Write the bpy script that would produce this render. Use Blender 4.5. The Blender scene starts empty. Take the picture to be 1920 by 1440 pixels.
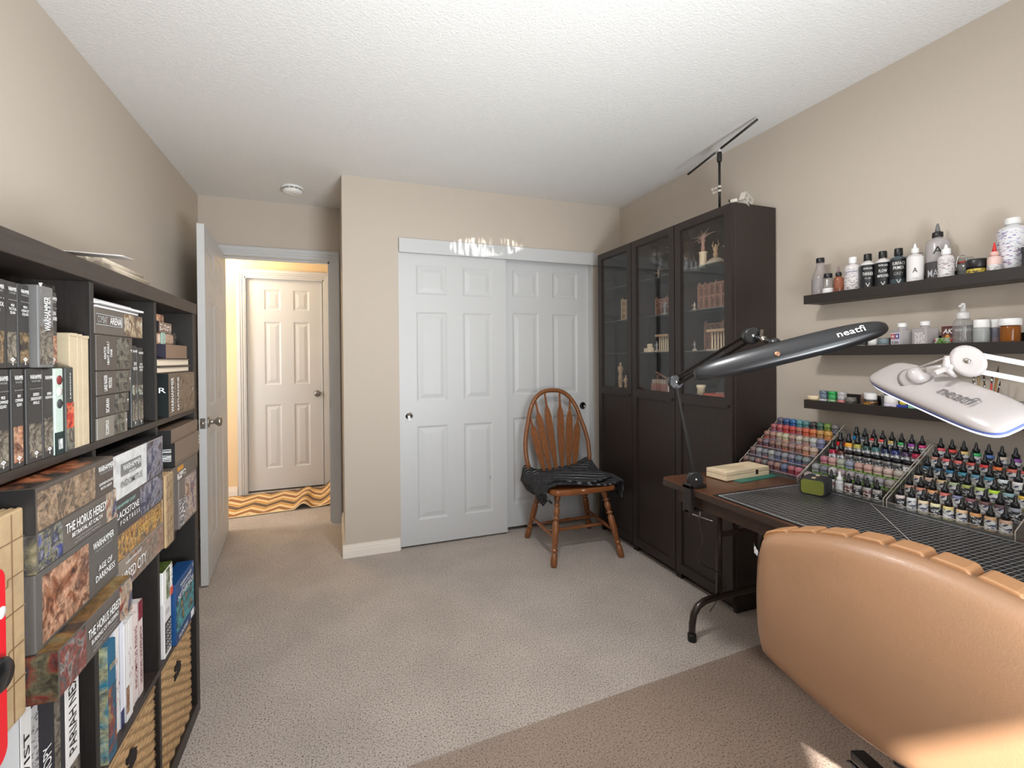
import bpy, math, random
from mathutils import Vector, Matrix
random.seed(7)
S = bpy.context.scene
COL = S.collection
PI = math.pi

# ------------------------------------------------------------------ camera
FPX, V0, U0, YAW, PIT, ROL, EYE = 844.1169, 678.7287, 922.0648, .3361, -.0074, -.0081, 1.2646
Fw = Vector((math.sin(YAW)*math.cos(PIT), math.cos(YAW)*math.cos(PIT), math.sin(PIT)))
R0 = Vector((math.cos(YAW), -math.sin(YAW), 0)); Up0 = R0.cross(Fw)
Rt = R0*math.cos(ROL) + Up0*math.sin(ROL); Up = -R0*math.sin(ROL) + Up0*math.cos(ROL)
cam = bpy.data.cameras.new('camera')
cam.sensor_width = 36; cam.lens = FPX/1920*36
cam.shift_x = (960-U0)/1920; cam.shift_y = -(720-V0)/1920
cam.clip_start = .02
camo = bpy.data.objects.new('camera', cam); COL.objects.link(camo)
camo.matrix_world = Matrix(((Rt.x, Up.x, -Fw.x, 0), (Rt.y, Up.y, -Fw.y, 0), (Rt.z, Up.z, -Fw.z, EYE), (0, 0, 0, 1)))
S.camera = camo

# ------------------------------------------------------------------ light
S.view_settings.view_transform = 'Standard'; S.view_settings.look = 'None'
S.view_settings.exposure = 0.0; S.view_settings.gamma = 1.0; S.view_settings.use_curve_mapping = False
S.cycles.transparent_max_bounces = 32
W = bpy.data.worlds.new('world'); S.world = W; W.use_nodes = True
nt = W.node_tree; nt.nodes.clear()
wo = nt.nodes.new('ShaderNodeOutputWorld'); wb = nt.nodes.new('ShaderNodeBackground')
sk = nt.nodes.new('ShaderNodeTexSky'); sk.sky_type = 'NISHITA'; sk.sun_disc = False
sk.sun_elevation = math.radians(41); sk.sun_rotation = math.radians(220)
nt.links.new(sk.outputs[0], wb.inputs[0]); wb.inputs[1].default_value = .25
nt.links.new(wb.outputs[0], wo.inputs[0])

def light(name, kind, loc, energy, color=(1, 1, 1), dirn=None, **kw):
    l = bpy.data.lights.new(name, kind); l.energy = energy; l.color = color
    for k, v in kw.items(): setattr(l, k, v)
    o = bpy.data.objects.new(name, l); COL.objects.link(o); o.location = loc
    if dirn is not None: o.rotation_euler = Vector(dirn).to_track_quat('-Z', 'Y').to_euler()
    return o
light('sun', 'SUN', (0, -3, 4), 24.0, (1, .97, .92), (.5, .6, -.60), angle=.02)
# area lamp standing in for daylight from an assumed window behind the camera
light('assumed_window_daylight', 'AREA', (.46, -.80, 1.45), 22, (.89, .95, 1), (-.1, 1, .25), shape='RECTANGLE', size=1.25, size_y=1.15)
# added fill behind the camera, aimed up to brighten the ceiling
light('ceiling_fill', 'AREA', (.85, -.30, .75), 43, (.89, .95, 1), (-.42, .95, 1), shape='RECTANGLE', size=.8, size_y=.6, spread=math.radians(125))
light('assumed_ceiling_lamp_light', 'AREA', (.6, 1.15, 2.325), 19, (.97, .98, 1), (0, 0, -1), shape='DISK', size=.24)  # assumed unseen ceiling lamp, placed from the ledge shadows
light('assumed_hall_lamp_light', 'POINT', (-1.05, 4.45, 2.22), 22, (1, .80, .52), shadow_soft_size=.10)  # assumed unseen lamp for the warm light on the hall wall
light('hall_cool_fill', 'AREA', (-2.0, 4.05, 1.4), 24, (.92, .96, 1), (1, .25, 0), shape='RECTANGLE', size=.4, size_y=1.2)  # added cool fill brightening the hall; no window stands there

# added spot lamp, noise patterned, imitating reflected sun on the closet valance
gl_ = light('added_valance_spot', 'SPOT', (.35, -.60, .55), 0, (1, .98, .95), (.66, 3.615, 1.505), spot_size=math.radians(8.5), spot_blend=.35, shadow_soft_size=.004)
gl_.scale = (1, .22, 1); gl_.data.energy = 2600; gl_.data.use_nodes = True
gt = gl_.data.node_tree; ge = gt.nodes['Emission']
gc = gt.nodes.new('ShaderNodeTexCoord'); gn = gt.nodes.new('ShaderNodeTexNoise'); gr_ = gt.nodes.new('ShaderNodeValToRGB')
gn.inputs['Scale'].default_value = 48; gn.inputs['Detail'].default_value = 4; gn.inputs['Distortion'].default_value = 2.5
gr_.color_ramp.elements[0].position = .45; gr_.color_ramp.elements[1].position = .72
gt.links.new(gc.outputs['Normal'], gn.inputs['Vector']); gt.links.new(gn.outputs['Fac'], gr_.inputs[0]); gt.links.new(gr_.outputs[0], ge.inputs['Strength'])

# ------------------------------------------------------------------ helpers
def lin(c):
    return tuple(((x/255)/12.92 if x/255 <= .04045 else ((x/255+.055)/1.055)**2.4) for x in c)+(1,)
MATS = {}
def N(nt, t, **kw):
    n = nt.nodes.new(t)
    for k, v in kw.items():
        if k in n.inputs: n.inputs[k].default_value = v
        else: setattr(n, k, v)
    return n
def mat(name, rgb, rough=.5, metal=0, spec=.5, coat=0, var=0, vscale=30, bump=0, bscale=200, trans=0, emit=0, stretch=None, rgb2=None, sss=0):
    """plain principled material with optional noise variation and fine relief"""
    if name in MATS: return MATS[name]
    m = bpy.data.materials.new(name); m.use_nodes = True; MATS[name] = m
    t = m.node_tree; b = t.nodes['Principled BSDF']
    b.inputs['Base Color'].default_value = lin(rgb); b.inputs['Roughness'].default_value = rough
    b.inputs['Metallic'].default_value = metal; b.inputs['Specular IOR Level'].default_value = spec
    b.inputs['Coat Weight'].default_value = coat
    if trans: b.inputs['Transmission Weight'].default_value = trans
    if emit:
        b.inputs['Emission Color'].default_value = lin(rgb); b.inputs['Emission Strength'].default_value = emit
    tc = N(t, 'ShaderNodeTexCoord')
    co = tc.outputs['Object']
    if stretch:
        mp = N(t, 'ShaderNodeMapping'); mp.inputs['Scale'].default_value = stretch
        t.links.new(co, mp.inputs[0]); co = mp.outputs[0]
    if var or rgb2:
        n = N(t, 'ShaderNodeTexNoise', Scale=vscale, Detail=5.0, Roughness=.6); t.links.new(co, n.inputs['Vector'])
        r = N(t, 'ShaderNodeValToRGB'); t.links.new(n.outputs['Fac'], r.inputs[0])
        c = lin(rgb); e = r.color_ramp.elements
        e[0].position = .32; e[1].position = .68
        if rgb2: e[0].color = lin(rgb2); e[1].color = c
        else:
            e[0].color = tuple(x*(1-var) for x in c[:3])+(1,); e[1].color = tuple(min(1, x*(1+var)) for x in c[:3])+(1,)
        t.links.new(r.outputs[0], b.inputs['Base Color'])
    if bump:
        n2 = N(t, 'ShaderNodeTexNoise', Scale=bscale, Detail=4.0, Roughness=.65); t.links.new(co, n2.inputs['Vector'])
        bp = N(t, 'ShaderNodeBump', Strength=bump, Distance=.01); t.links.new(n2.outputs['Fac'], bp.inputs['Height'])
        t.links.new(bp.outputs[0], b.inputs['Normal'])
    return m
def thin_clear(name, tint=(255, 255, 255), rough=.02, gloss=.5, haze=0.0, hazec=(235, 235, 235)):
    """a thin clear sheet: mostly see-through, reflecting by Fresnel, optionally a little milky"""
    if name in MATS: return MATS[name]
    m = bpy.data.materials.new(name); m.use_nodes = True; MATS[name] = m
    t = m.node_tree; t.nodes.clear()
    o = N(t, 'ShaderNodeOutputMaterial'); tr = N(t, 'ShaderNodeBsdfTransparent'); tr.inputs[0].default_value = lin(tint)
    gl = N(t, 'ShaderNodeBsdfGlossy'); gl.inputs['Roughness'].default_value = rough
    lw_ = N(t, 'ShaderNodeLayerWeight'); lw_.inputs[0].default_value = .5          # Schlick reflectance, the same from both sides
    pw = N(t, 'ShaderNodeMath', operation='POWER'); t.links.new(lw_.outputs['Facing'], pw.inputs[0]); pw.inputs[1].default_value = 5
    mu = N(t, 'ShaderNodeMath', operation='MULTIPLY_ADD'); t.links.new(pw.outputs[0], mu.inputs[0]); mu.inputs[1].default_value = .9*gloss*2; mu.inputs[2].default_value = .04*gloss*2; mu.use_clamp = True
    mx = N(t, 'ShaderNodeMixShader'); t.links.new(mu.outputs[0], mx.inputs[0]); 
    if haze:
        df = N(t, 'ShaderNodeBsdfDiffuse'); df.inputs[0].default_value = lin(hazec)
        m2 = N(t, 'ShaderNodeMixShader'); m2.inputs[0].default_value = haze
        t.links.new(tr.outputs[0], m2.inputs[1]); t.links.new(df.outputs[0], m2.inputs[2]); t.links.new(m2.outputs[0], mx.inputs[1])
    else: t.links.new(tr.outputs[0], mx.inputs[1])
    t.links.new(gl.outputs[0], mx.inputs[2]); t.links.new(mx.outputs[0], o.inputs[0])
    return m
def art(name, cols, scale=14, rough=.35, seed=0, detail=6, stretch=(1, 1, 1), distort=.6, lo=.34):
    """printed picture: abstract colour blotches in the given colours"""
    if name in MATS: return MATS[name]
    m = bpy.data.materials.new(name); m.use_nodes = True; MATS[name] = m
    t = m.node_tree; b = t.nodes['Principled BSDF']; b.inputs['Roughness'].default_value = rough
    tc = N(t, 'ShaderNodeTexCoord'); mp = N(t, 'ShaderNodeMapping'); mp.inputs['Scale'].default_value = stretch
    mp.inputs['Location'].default_value = (seed*1.7, seed*.9, seed*2.3)
    t.links.new(tc.outputs['Object'], mp.inputs[0])
    n = N(t, 'ShaderNodeTexNoise', Scale=scale*.75, Detail=5.0, Roughness=.55, Distortion=1.2); t.links.new(mp.outputs[0], n.inputs['Vector'])
    r = N(t, 'ShaderNodeValToRGB'); e = r.color_ramp.elements
    k = len(cols); cols = [tuple(x*.90 for x in c) for c in cols]; e[0].position = .30; e[0].color = lin(cols[0]); e[1].position = .70; e[1].color = lin(cols[-1])
    for i in range(1, k-1):
        q = e.new(.30+.40*i/(k-1)); q.color = lin(cols[i])
    t.links.new(n.outputs['Fac'], r.inputs[0])
    n2 = N(t, 'ShaderNodeTexNoise', Scale=scale*3.2, Detail=6.0, Roughness=.7, Distortion=.5); t.links.new(mp.outputs[0], n2.inputs['Vector'])
    r2 = N(t, 'ShaderNodeValToRGB'); e = r2.color_ramp.elements; e[0].position = .34; e[0].color = (lo, lo, lo, 1); e[1].position = .66; e[1].color = ((1.25, 1.22, 1.18, 1) if lo < .5 else (1.05, 1.05, 1.05, 1))
    t.links.new(n2.outputs['Fac'], r2.inputs[0])
    mx = N(t, 'ShaderNodeMix', data_type='RGBA', blend_type='MULTIPLY'); mx.inputs[0].default_value = 1
    t.links.new(r.outputs[0], mx.inputs[6]); t.links.new(r2.outputs[0], mx.inputs[7]); t.links.new(mx.outputs[2], b.inputs['Base Color'])
    return m
def print_lines(name, paper, ink, sz=420, sy=60, thr=.52, axis='z', rough=.45, ink2=None):
    """small print too fine to read: rows of ink blocks on paper"""
    if name in MATS: return MATS[name]
    m = bpy.data.materials.new(name); m.use_nodes = True; MATS[name] = m
    t = m.node_tree; b = t.nodes['Principled BSDF']; b.inputs['Roughness'].default_value = rough
    tc = N(t, 'ShaderNodeTexCoord'); mp = N(t, 'ShaderNodeMapping')
    mp.inputs['Scale'].default_value = (sy, sy, sz) if axis == 'z' else (sz, sz, sy)
    t.links.new(tc.outputs['Object'], mp.inputs[0])
    n = N(t, 'ShaderNodeTexNoise', Scale=1.0, Detail=2.0, Roughness=.7); t.links.new(mp.outputs[0], n.inputs['Vector'])
    r = N(t, 'ShaderNodeValToRGB'); e = r.color_ramp.elements; r.color_ramp.interpolation = 'CONSTANT'
    e[0].position = 0; e[0].color = lin(paper); e[1].position = thr; e[1].color = lin(ink)
    if ink2: q = e.new(thr+.09); q.color = lin(ink2)
    t.links.new(n.outputs['Fac'], r.inputs[0]); t.links.new(r.outputs[0], b.inputs['Base Color'])
    return m

class MB:
    """collects shapes into one mesh"""
    def __init__(s): s.v = []; s.f = []; s.sm = []
    def add(s, vs, fs, smooth=False):
        k = len(s.v); s.v += [tuple(p) for p in vs]
        for q in fs: s.f.append([i+k for i in q]); s.sm.append(smooth)
        return s
    def box(s, x0, x1, y0, y1, z0, z1):
        return s.add([(x0,y0,z0),(x1,y0,z0),(x1,y1,z0),(x0,y1,z0),(x0,y0,z1),(x1,y0,z1),(x1,y1,z1),(x0,y1,z1)],
                     [(0,3,2,1),(4,5,6,7),(0,1,5,4),(1,2,6,5),(2,3,7,6),(3,0,4,7)])
    def cbox(s, c, d): return s.box(c[0]-d[0]/2, c[0]+d[0]/2, c[1]-d[1]/2, c[1]+d[1]/2, c[2]-d[2]/2, c[2]+d[2]/2)
    def obox(s, a, b, w, h, up=(0, 0, 1)):
        """bar from a to b, w wide, h high"""
        a = Vector(a); b = Vector(b); d = (b-a).normalized(); r = d.cross(Vector(up)).normalized(); u = r.cross(d)
        vs = [p+r*i*w/2+u*j*h/2 for p in (a, b) for i, j in ((-1,-1),(1,-1),(1,1),(-1,1))]
        return s.add(vs, [(0,1,2,3),(7,6,5,4),(0,4,5,1),(1,5,6,2),(2,6,7,3),(3,7,4,0)])
    def lathe(s, prof, n=16, o=(0, 0, 0), axis=(0, 0, 1), smooth=True, sx=1, sy=1, cap=True):
        q = Vector((0, 0, 1)).rotation_difference(Vector(axis)); o = Vector(o); vs = []; fs = []
        for r, z in prof:
            for i in range(n):
                a = 2*PI*i/n; vs.append(o+q@Vector((r*sx*math.cos(a), r*sy*math.sin(a), z)))
        for k in range(len(prof)-1):
            for i in range(n):
                j = (i+1) % n; fs.append((k*n+i, k*n+j, (k+1)*n+j, (k+1)*n+i))
        s.add(vs, fs, smooth)
        if cap:
            k = len(s.v)-len(vs)
            if prof[0][0] > 1e-6: s.f.append([k+i for i in range(n)][::-1]); s.sm.append(False)
            if prof[-1][0] > 1e-6: s.f.append([k+(len(prof)-1)*n+i for i in range(n)]); s.sm.append(False)
        return s
    def tube(s, pts, r, n=8, closed=False):
        pts = [Vector(p) for p in pts]; rr = r if isinstance(r, (list, tuple)) else [r]*len(pts)
        vs = []; fs = []; m = len(pts); nrm = None
        for i, p in enumerate(pts):
            if closed: t = (pts[(i+1) % m]-pts[i-1]).normalized()
            else: t = (pts[min(i+1, m-1)]-pts[max(i-1, 0)]).normalized()
            if nrm is None: nrm = t.orthogonal().normalized()
            nrm = (nrm-t*nrm.dot(t)).normalized(); bi = t.cross(nrm)
            for k in range(n):
                a = 2*PI*k/n; vs.append(p+(nrm*math.cos(a)+bi*math.sin(a))*rr[i])
        for i in range(m if closed else m-1):
            for k in range(n):
                l = (k+1) % n; j = (i+1) % m; fs.append((i*n+k, i*n+l, j*n+l, j*n+k))
        b = len(s.v); s.add(vs, fs, True)
        if not closed:
            s.f.append([b+k for k in range(n)][::-1]); s.sm.append(False)
            s.f.append([b+(m-1)*n+k for k in range(n)]); s.sm.append(False)
        return s
    def prism(s, poly, axis, a, b):
        """polygon (two coords) extruded along axis from a to b"""
        def P(p, w): return {'x': (w, p[0], p[1]), 'y': (p[0], w, p[1]), 'z': (p[0], p[1], w)}[axis]
        n = len(poly); vs = [P(p, a) for p in poly]+[P(p, b) for p in poly]
        fs = [tuple(range(n))[::-1], tuple(range(n, 2*n))]+[(i, (i+1) % n, (i+1) % n+n, i+n) for i in range(n)]
        return s.add(vs, fs)
    def grid(s, fn, nu, nv, smooth=True):
        vs = [fn(i/nu, j/nv) for j in range(nv+1) for i in range(nu+1)]
        fs = [(j*(nu+1)+i, j*(nu+1)+i+1, (j+1)*(nu+1)+i+1, (j+1)*(nu+1)+i) for j in range(nv) for i in range(nu)]
        return s.add(vs, fs, smooth)
    def mesh(s, name):
        me = bpy.data.meshes.new(name); me.from_pydata(s.v, [], s.f); me.polygons.foreach_set('use_smooth', s.sm); me.update()
        return me
def obj(name, mb, m, parent=None, bevel=0, seg=2, loc=None, rot=None, solid=0, sub=0):
    me = mb.mesh(name) if isinstance(mb, MB) else mb
    if m is not None and not me.materials: me.materials.append(m)
    o = bpy.data.objects.new(name, me); COL.objects.link(o)
    if parent: o.parent = parent
    if loc: o.location = loc
    if rot: o.rotation_euler = rot
    if solid:
        k = o.modifiers.new('solid', 'SOLIDIFY'); k.thickness = solid
    if sub:
        k = o.modifiers.new('sub', 'SUBSURF'); k.levels = sub; k.render_levels = sub
    if bevel:
        k = o.modifiers.new('bevel', 'BEVEL'); k.width = bevel; k.segments = seg; k.limit_method = 'ANGLE'; k.angle_limit = .7
    return o
def thing(name, label, cat, loc=(0, 0, 0), rz=0, group=None):
    o = bpy.data.objects.new(name, None); COL.objects.link(o); o.location = loc; o.rotation_euler = (0, 0, rz)
    o.empty_display_size = .05
    return tag(o, label, cat, group)
def tag(o, label, cat, group=None):
    o['label'] = label; o['category'] = cat
    if group: o['group'] = group
    return o
def struct(name, mb, m, label=None, bevel=0):
    o = obj(name, mb, m, bevel=bevel); o['kind'] = 'structure'
    if label: o['label'] = label
    return o
def dup(root, loc, rz, label=None, group=None, mats=None):
    """copy of a thing with copies of its parts and sub-parts; mats maps part name -> material"""
    r = root.copy(); COL.objects.link(r); r.location = loc; r.rotation_euler = (0, 0, rz)
    if label: r['label'] = label
    if group: r['group'] = group
    for ch in list(root.children):
        c = ch.copy(); COL.objects.link(c); c.parent = r
        for g in ch.children:
            d = g.copy(); COL.objects.link(d); d.parent = c
    return r
_txt = {}
def text(parent, s, c, w, h, nrm, up, m, name='lettering', bold=0, lift=.0006, shear=0):
    """lettering: centre c, fitted to w by h, lying on a surface with the given normal"""
    key = (s, bold, shear)
    if key not in _txt:
        cu = bpy.data.curves.new('t', 'FONT'); cu.body = s; cu.align_x = 'CENTER'; cu.align_y = 'CENTER'; cu.resolution_u = 2
        cu.offset = bold; cu.shear = shear
        to = bpy.data.objects.new('t', cu); COL.objects.link(to)
        bpy.context.view_layer.update()
        me = bpy.data.meshes.new_from_object(to); bpy.data.objects.remove(to)
        xs = [v.co.x for v in me.vertices]; ys = [v.co.y for v in me.vertices]
        x0, x1, y0, y1 = min(xs), max(xs), min(ys), max(ys)
        for v in me.vertices: v.co = ((v.co.x-(x0+x1)/2)/(x1-x0), (v.co.y-(y0+y1)/2)/(y1-y0), 0)
        me.materials.clear(); _txt[key] = me
    me = _txt[key].copy(); me.materials.append(m)
    n = Vector(nrm).normalized(); u = Vector(up).normalized(); r = u.cross(n)
    o = bpy.data.objects.new(name, me); COL.objects.link(o); o.parent = parent
    p = Vector(c)+n*lift
    o.matrix_local = Matrix(((r.x*w, u.x*h, n.x, p.x), (r.y*w, u.y*h, n.y, p.y), (r.z*w, u.z*h, n.z, p.z), (0, 0, 0, 1)))
    return o
def ray(u, v): return Fw+Rt*((u-U0)/FPX)-Up*((v-V0)/FPX)
def atx(u, v, x): d = ray(u, v); return Vector((0, 0, EYE))+d*(x/d.x)
def atz(u, v, z): d = ray(u, v); return Vector((0, 0, EYE))+d*((z-EYE)/d.z)
def atd(u, v, t): return Vector((0, 0, EYE))+ray(u, v)*t
# ------------------------------------------------------------------ room
H, XL, XR, XP, YC, YB, YF = 2.44, -.902, 2.132, .053, 3.018, 3.696, -.86
wallm = mat('wall_paint', (197, 185, 171), .85, spec=.25, bump=.10, bscale=140)
ceilm = mat('ceiling_paint', (228, 226, 222), .9, spec=.2, bump=.45, bscale=110)
whitem = mat('white_trim_paint', (200, 200, 199), .42, spec=.4)
basem = mat('cream_trim_paint', (240, 230, 218), .45, spec=.4)
def carpet():
    m = bpy.data.materials.new('carpet'); m.use_nodes = True; t = m.node_tree; b = t.nodes['Principled BSDF']
    b.inputs['Roughness'].default_value = 1; b.inputs['Specular IOR Level'].default_value = .05
    tc = N(t, 'ShaderNodeTexCoord')
    n1 = N(t, 'ShaderNodeTexNoise', Scale=170.0, Detail=3.0, Roughness=.75); t.links.new(tc.outputs['Object'], n1.inputs['Vector'])
    r1 = N(t, 'ShaderNodeValToRGB'); t.links.new(n1.outputs['Fac'], r1.inputs[0]); e = r1.color_ramp.elements
    e[0].position = .36; e[0].color = lin((104, 84, 72)); e[1].position = .62; e[1].color = lin((236, 224, 214))
    q = e.new(.46); q.color = lin((216, 202, 190))
    n2 = N(t, 'ShaderNodeTexNoise', Scale=3.5, Detail=3.0); t.links.new(tc.outputs['Object'], n2.inputs['Vector'])
    r2 = N(t, 'ShaderNodeValToRGB'); t.links.new(n2.outputs['Fac'], r2.inputs[0]); e = r2.color_ramp.elements
    e[0].position = .35; e[0].color = (.88, .88, .88, 1); e[1].position = .65; e[1].color = (1, 1, 1, 1)
    mx = N(t, 'ShaderNodeMix', data_type='RGBA', blend_type='MULTIPLY'); mx.inputs[0].default_value = 1
    t.links.new(r1.outputs[0], mx.inputs[6]); t.links.new(r2.outputs[0], mx.inputs[7]); t.links.new(mx.outputs[2], b.inputs['Base Color'])
    n3 = N(t, 'ShaderNodeTexNoise', Scale=130.0, Detail=4.0, Roughness=.8); t.links.new(tc.outputs['Object'], n3.inputs['Vector'])
    bp = N(t, 'ShaderNodeBump', Strength=.9, Distance=.012); t.links.new(n3.outputs['Fac'], bp.inputs['Height']); t.links.new(bp.outputs[0], b.inputs['Normal'])
    return m
carpetm = carpet()
struct('floor', MB().box(-2.5, 2.3, YF-.1, 5.0, -.06, 0), carpetm, 'beige speckled carpet')
struct('ceiling', MB().box(-2.5, 2.3, YF-.1, 5.0, H, H+.06), ceilm, 'white knockdown textured ceiling')
struct('wall_left', MB().box(XL-.1, XL, YF-.1, YB, 0, H), wallm)
struct('wall_right', MB().box(XR, XR+.1, YF-.1, YB+.12, 0, H), wallm)
# wall with the doorway
DX0, DX1, DZ = -.775, -.012, 2.045
w = MB().box(-2.5, DX0, YB, YB+.115, 0, H).box(DX0, DX1, YB, YB+.115, DZ, H).box(DX1, XP+.02, YB, YB+.115, 0, H)
struct('wall_back', w, wallm)
# closet front and the return wall beside the doorway
CX0, CX1, CZ = .405, 1.885, 2.03
w = MB().box(XP, CX0, YC, YC+.11, 0, H).box(CX0, CX1, YC, YC+.11, CZ, H).box(CX1, XR, YC, YC+.11, 0, H).box(XP, XP+.11, YC+.1, YB+.115, 0, H)
struct('wall_closet', w, wallm)
struct('wall_closet_inside', MB().box(XP+.1, XR, YB, YB+.115, 0, H), wallm)
hallm = mat('hall_paint', (226, 200, 160), .85, spec=.25)
# wall behind the camera with an assumed window
WX0, WX1, WZ0, WZ1 = -.26, 1.1, .9, 2.05
w = MB().box(XL-.1, WX0, YF-.1, YF, 0, H).box(WX1, XR+.1, YF-.1, YF, 0, H).box(WX0, WX1, YF-.1, YF, 0, WZ0).box(WX0, WX1, YF-.1, YF, WZ1, H)
struct('wall_window', w, wallm)
wf = MB()
for a in ((WX0, WX0+.05), (WX1-.05, WX1), (.425, .475)): wf.box(a[0], a[1], YF-.09, YF-.03, WZ0, WZ1)
for a in ((WZ0, WZ0+.05), (WZ1-.05, WZ1)): wf.box(WX0, WX1, YF-.09, YF-.03, a[0], a[1])
wn = struct('window_1', wf, whitem)
for x0, x1 in ((WX0+.05, .425), (.475, WX1-.05)):
    obj('pane', MB().box(x0, x1, YF-.062, YF-.058, WZ0+.05, WZ1-.05), thin_clear('window_glass'), wn)
# hall
struct('wall_hall_far', MB().box(-2.5, -.80, 4.78, 4.88, 0, H).box(-.80, -.09, 4.78, 4.88, 2.06, H).box(-.09, 1.3, 4.78, 4.88, 0, H).box(-.80, -.09, 4.87, 4.92, 0, 2.06), hallm)
struct('wall_hall_left', MB().box(-2.6, -2.5, YB, 4.9, 0, H), hallm)
struct('wall_hall_right', MB().box(.6, .7, YB+.1, 4.9, 0, H), hallm)

# baseboards: two stepped boards each
def baseboard(name, p0, p1, nrm, h=.082):
    p0 = Vector(p0+(0,)); p1 = Vector(p1+(0,)); n = Vector(nrm+(0,)); mb = MB()
    for z0, z1, t in ((0, h*.55, .015), (h*.55, h*.8, .012), (h*.8, h, .008)):
        a, b = p0, p1
        vs = [a, b, b+n*t, a+n*t]
        mb.add([(q.x, q.y, z0) for q in vs]+[(q.x, q.y, z1) for q in vs], [(3,2,1,0),(4,5,6,7),(0,1,5,4),(1,2,6,5),(2,3,7,6),(3,0,4,7)])
    return struct(name, mb, basem)
baseboard('baseboard_closet', (XP-.015, YC), (CX0-.005, YC), (0, -1))
baseboard('baseboard_return', (XP, YC), (XP, YB-.02), (-1, 0))
baseboard('baseboard_left', (XL, YF), (XL, YB), (1, 0))
baseboard('baseboard_right', (XR, YF), (XR, YC), (-1, 0))
baseboard('baseboard_hall', (-2.5, 4.78), (-.87, 4.78), (0, -1))
# door casings
def casing(name, x0, x1, zt, y, w=.062, sgn=-1):
    mb = MB()
    for a, b, t in ((0, w, .010), (w*.30, w, .016), (w*.55, w*.92, .021)):
        ya, yb = sorted((y, y+sgn*t))
        mb.box(x0-b, x0-a, ya, yb, 0, zt+b).box(x1+a, x1+b, ya, yb, 0, zt+b).box(x0-a, x1+a, ya, yb, zt+a, zt+b)
    return struct(name, mb, whitem)
casing('trim_1', DX0+.012, DX1-.012, DZ-.014, YB, .066)
jb = MB().box(DX0, DX0+.018, YB-.002, YB+.117, 0, DZ).box(DX1-.018, DX1, YB-.002, YB+.117, 0, DZ).box(DX0, DX1, YB-.002, YB+.117, DZ-.018, DZ)
jb.box(DX1-.030, DX1-.018, YB+.04, YB+.075, 0, DZ-.018).box(DX0+.018, DX1-.018, YB+.04, YB+.075, DZ-.030, DZ-.018)
struct('trim_2', jb, whitem)
sp = obj('strike_plate', MB().box(DX1-.0195, DX1-.0175, YB+.008, YB+.034, .90, .96), mat('brass', (150, 120, 70), .35, 1), bpy.data.objects['trim_2'])
casing('trim_3', -.795, -.095, 2.062, 4.78, .068)
struct('trim_4', MB().box(-.80, -.785, 4.775, 4.87, 0, 2.06).box(-.105, -.09, 4.775, 4.87, 0, 2.06).box(-.8, -.09, 4.775, 4.87, 2.047, 2.062), whitem)

# six panel doors -------------------------------------------------------
def frustum(mb, x0, x1, z0, z1, ya, yb, ins, cap=True):
    mb.add([(x0,ya,z0),(x1,ya,z0),(x1,ya,z1),(x0,ya,z1),(x0+ins,yb,z0+ins),(x1-ins,yb,z0+ins),(x1-ins,yb,z1-ins),(x0+ins,yb,z1-ins)],
           ([(4,5,6,7)] if cap else [])+[(0,1,5,4),(1,2,6,5),(2,3,7,6),(3,0,4,7)])
def panel_door(name, w, h, th, cols, rows, label=None, m=None):
    """leaf: local x 0..w, y -th/2..th/2, z 0..h; stiles and rails proud, six raised panels"""
    m = m or whitem; mb = MB(); d = .0065
    xs = [0]+[c for p in cols for c in p]+[w]; zs = [0]+[c for p in rows for c in p]+[h]
    mb.box(.01, w-.01, -th/2+d+.001, th/2-d-.001, .01, h-.01)
    for i in range(0, len(xs), 2): mb.box(xs[i], xs[i+1], -th/2, th/2, 0, h)
    for x0, x1 in cols:
        for i in range(0, len(zs), 2): mb.box(x0, x1, -th/2, th/2, zs[i], zs[i+1])
    o = obj(name, mb, m); o['kind'] = 'structure'
    if label: o['label'] = label
    for z0, z1 in rows:
        for x0, x1 in cols:
            p = MB()
            for s in (-1, 1):
                frustum(p, x0, x1, z0, z1, s*th/2, s*(th/2-d), .014, False)      # ogee slope down
                p.add([(a, s*(th/2-d), b_) for a, b_ in ((x0+.014, z0+.014), (x1-.014, z0+.014), (x1-.014, z1-.014), (x0+.014, z1-.014), (x0+.022, z0+.022), (x1-.022, z0+.022), (x1-.022, z1-.022), (x0+.022, z1-.022))], [(0, 1, 5, 4), (1, 2, 6, 5), (2, 3, 7, 6), (3, 0, 4, 7)])
                frustum(p, x0+.022, x1-.022, z0+.022, z1-.022, s*(th/2-d), s*(th/2-.001), .026)
            obj('panel', p, m, o)
    return o
rows = [(.165, .80), (.965, 1.57), (1.685, 1.885)]
d1 = panel_door('door_1', .765, 2.0, .034, [(.118, .330), (.444, .657)], rows, 'white six panel sliding closet door in front')
d1.location = (CX0-.002, YC+.022, .014)
d2 = panel_door('door_2', .765, 2.0, .034, [(.118, .330), (.444, .657)], rows, 'white six panel sliding closet door behind')
d2.location = (CX1-.770, YC+.064, .030)
chrome = mat('chrome', (200, 200, 200), .18, 1); nickel = mat('satin_nickel', (176, 170, 160), .3, 1)
def finger_pull(d, x, z):
    obj('finger_pull', MB().lathe([(.0275, 0), (.0275, .004), (.0235, .005), (.022, .001), (0, .001)], 24, (x, -.017, z), (0, -1, 0)), chrome, d)
finger_pull(d1, .062, .87)
obj('finger_pull', MB().lathe([(.027, 0), (.027, .004), (.0235, .005), (.022, .001), (0, .001)], 24, (.700, -.017, .865), (0, -1, 0)), mat('dark_nickel', (90, 85, 80), .25, 1), d2)
obj('chip_mark', MB().box(.632, .636, -.0181, -.0165, .395, .42), mat('chip_dark', (120, 115, 110), .6), d1)
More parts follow.
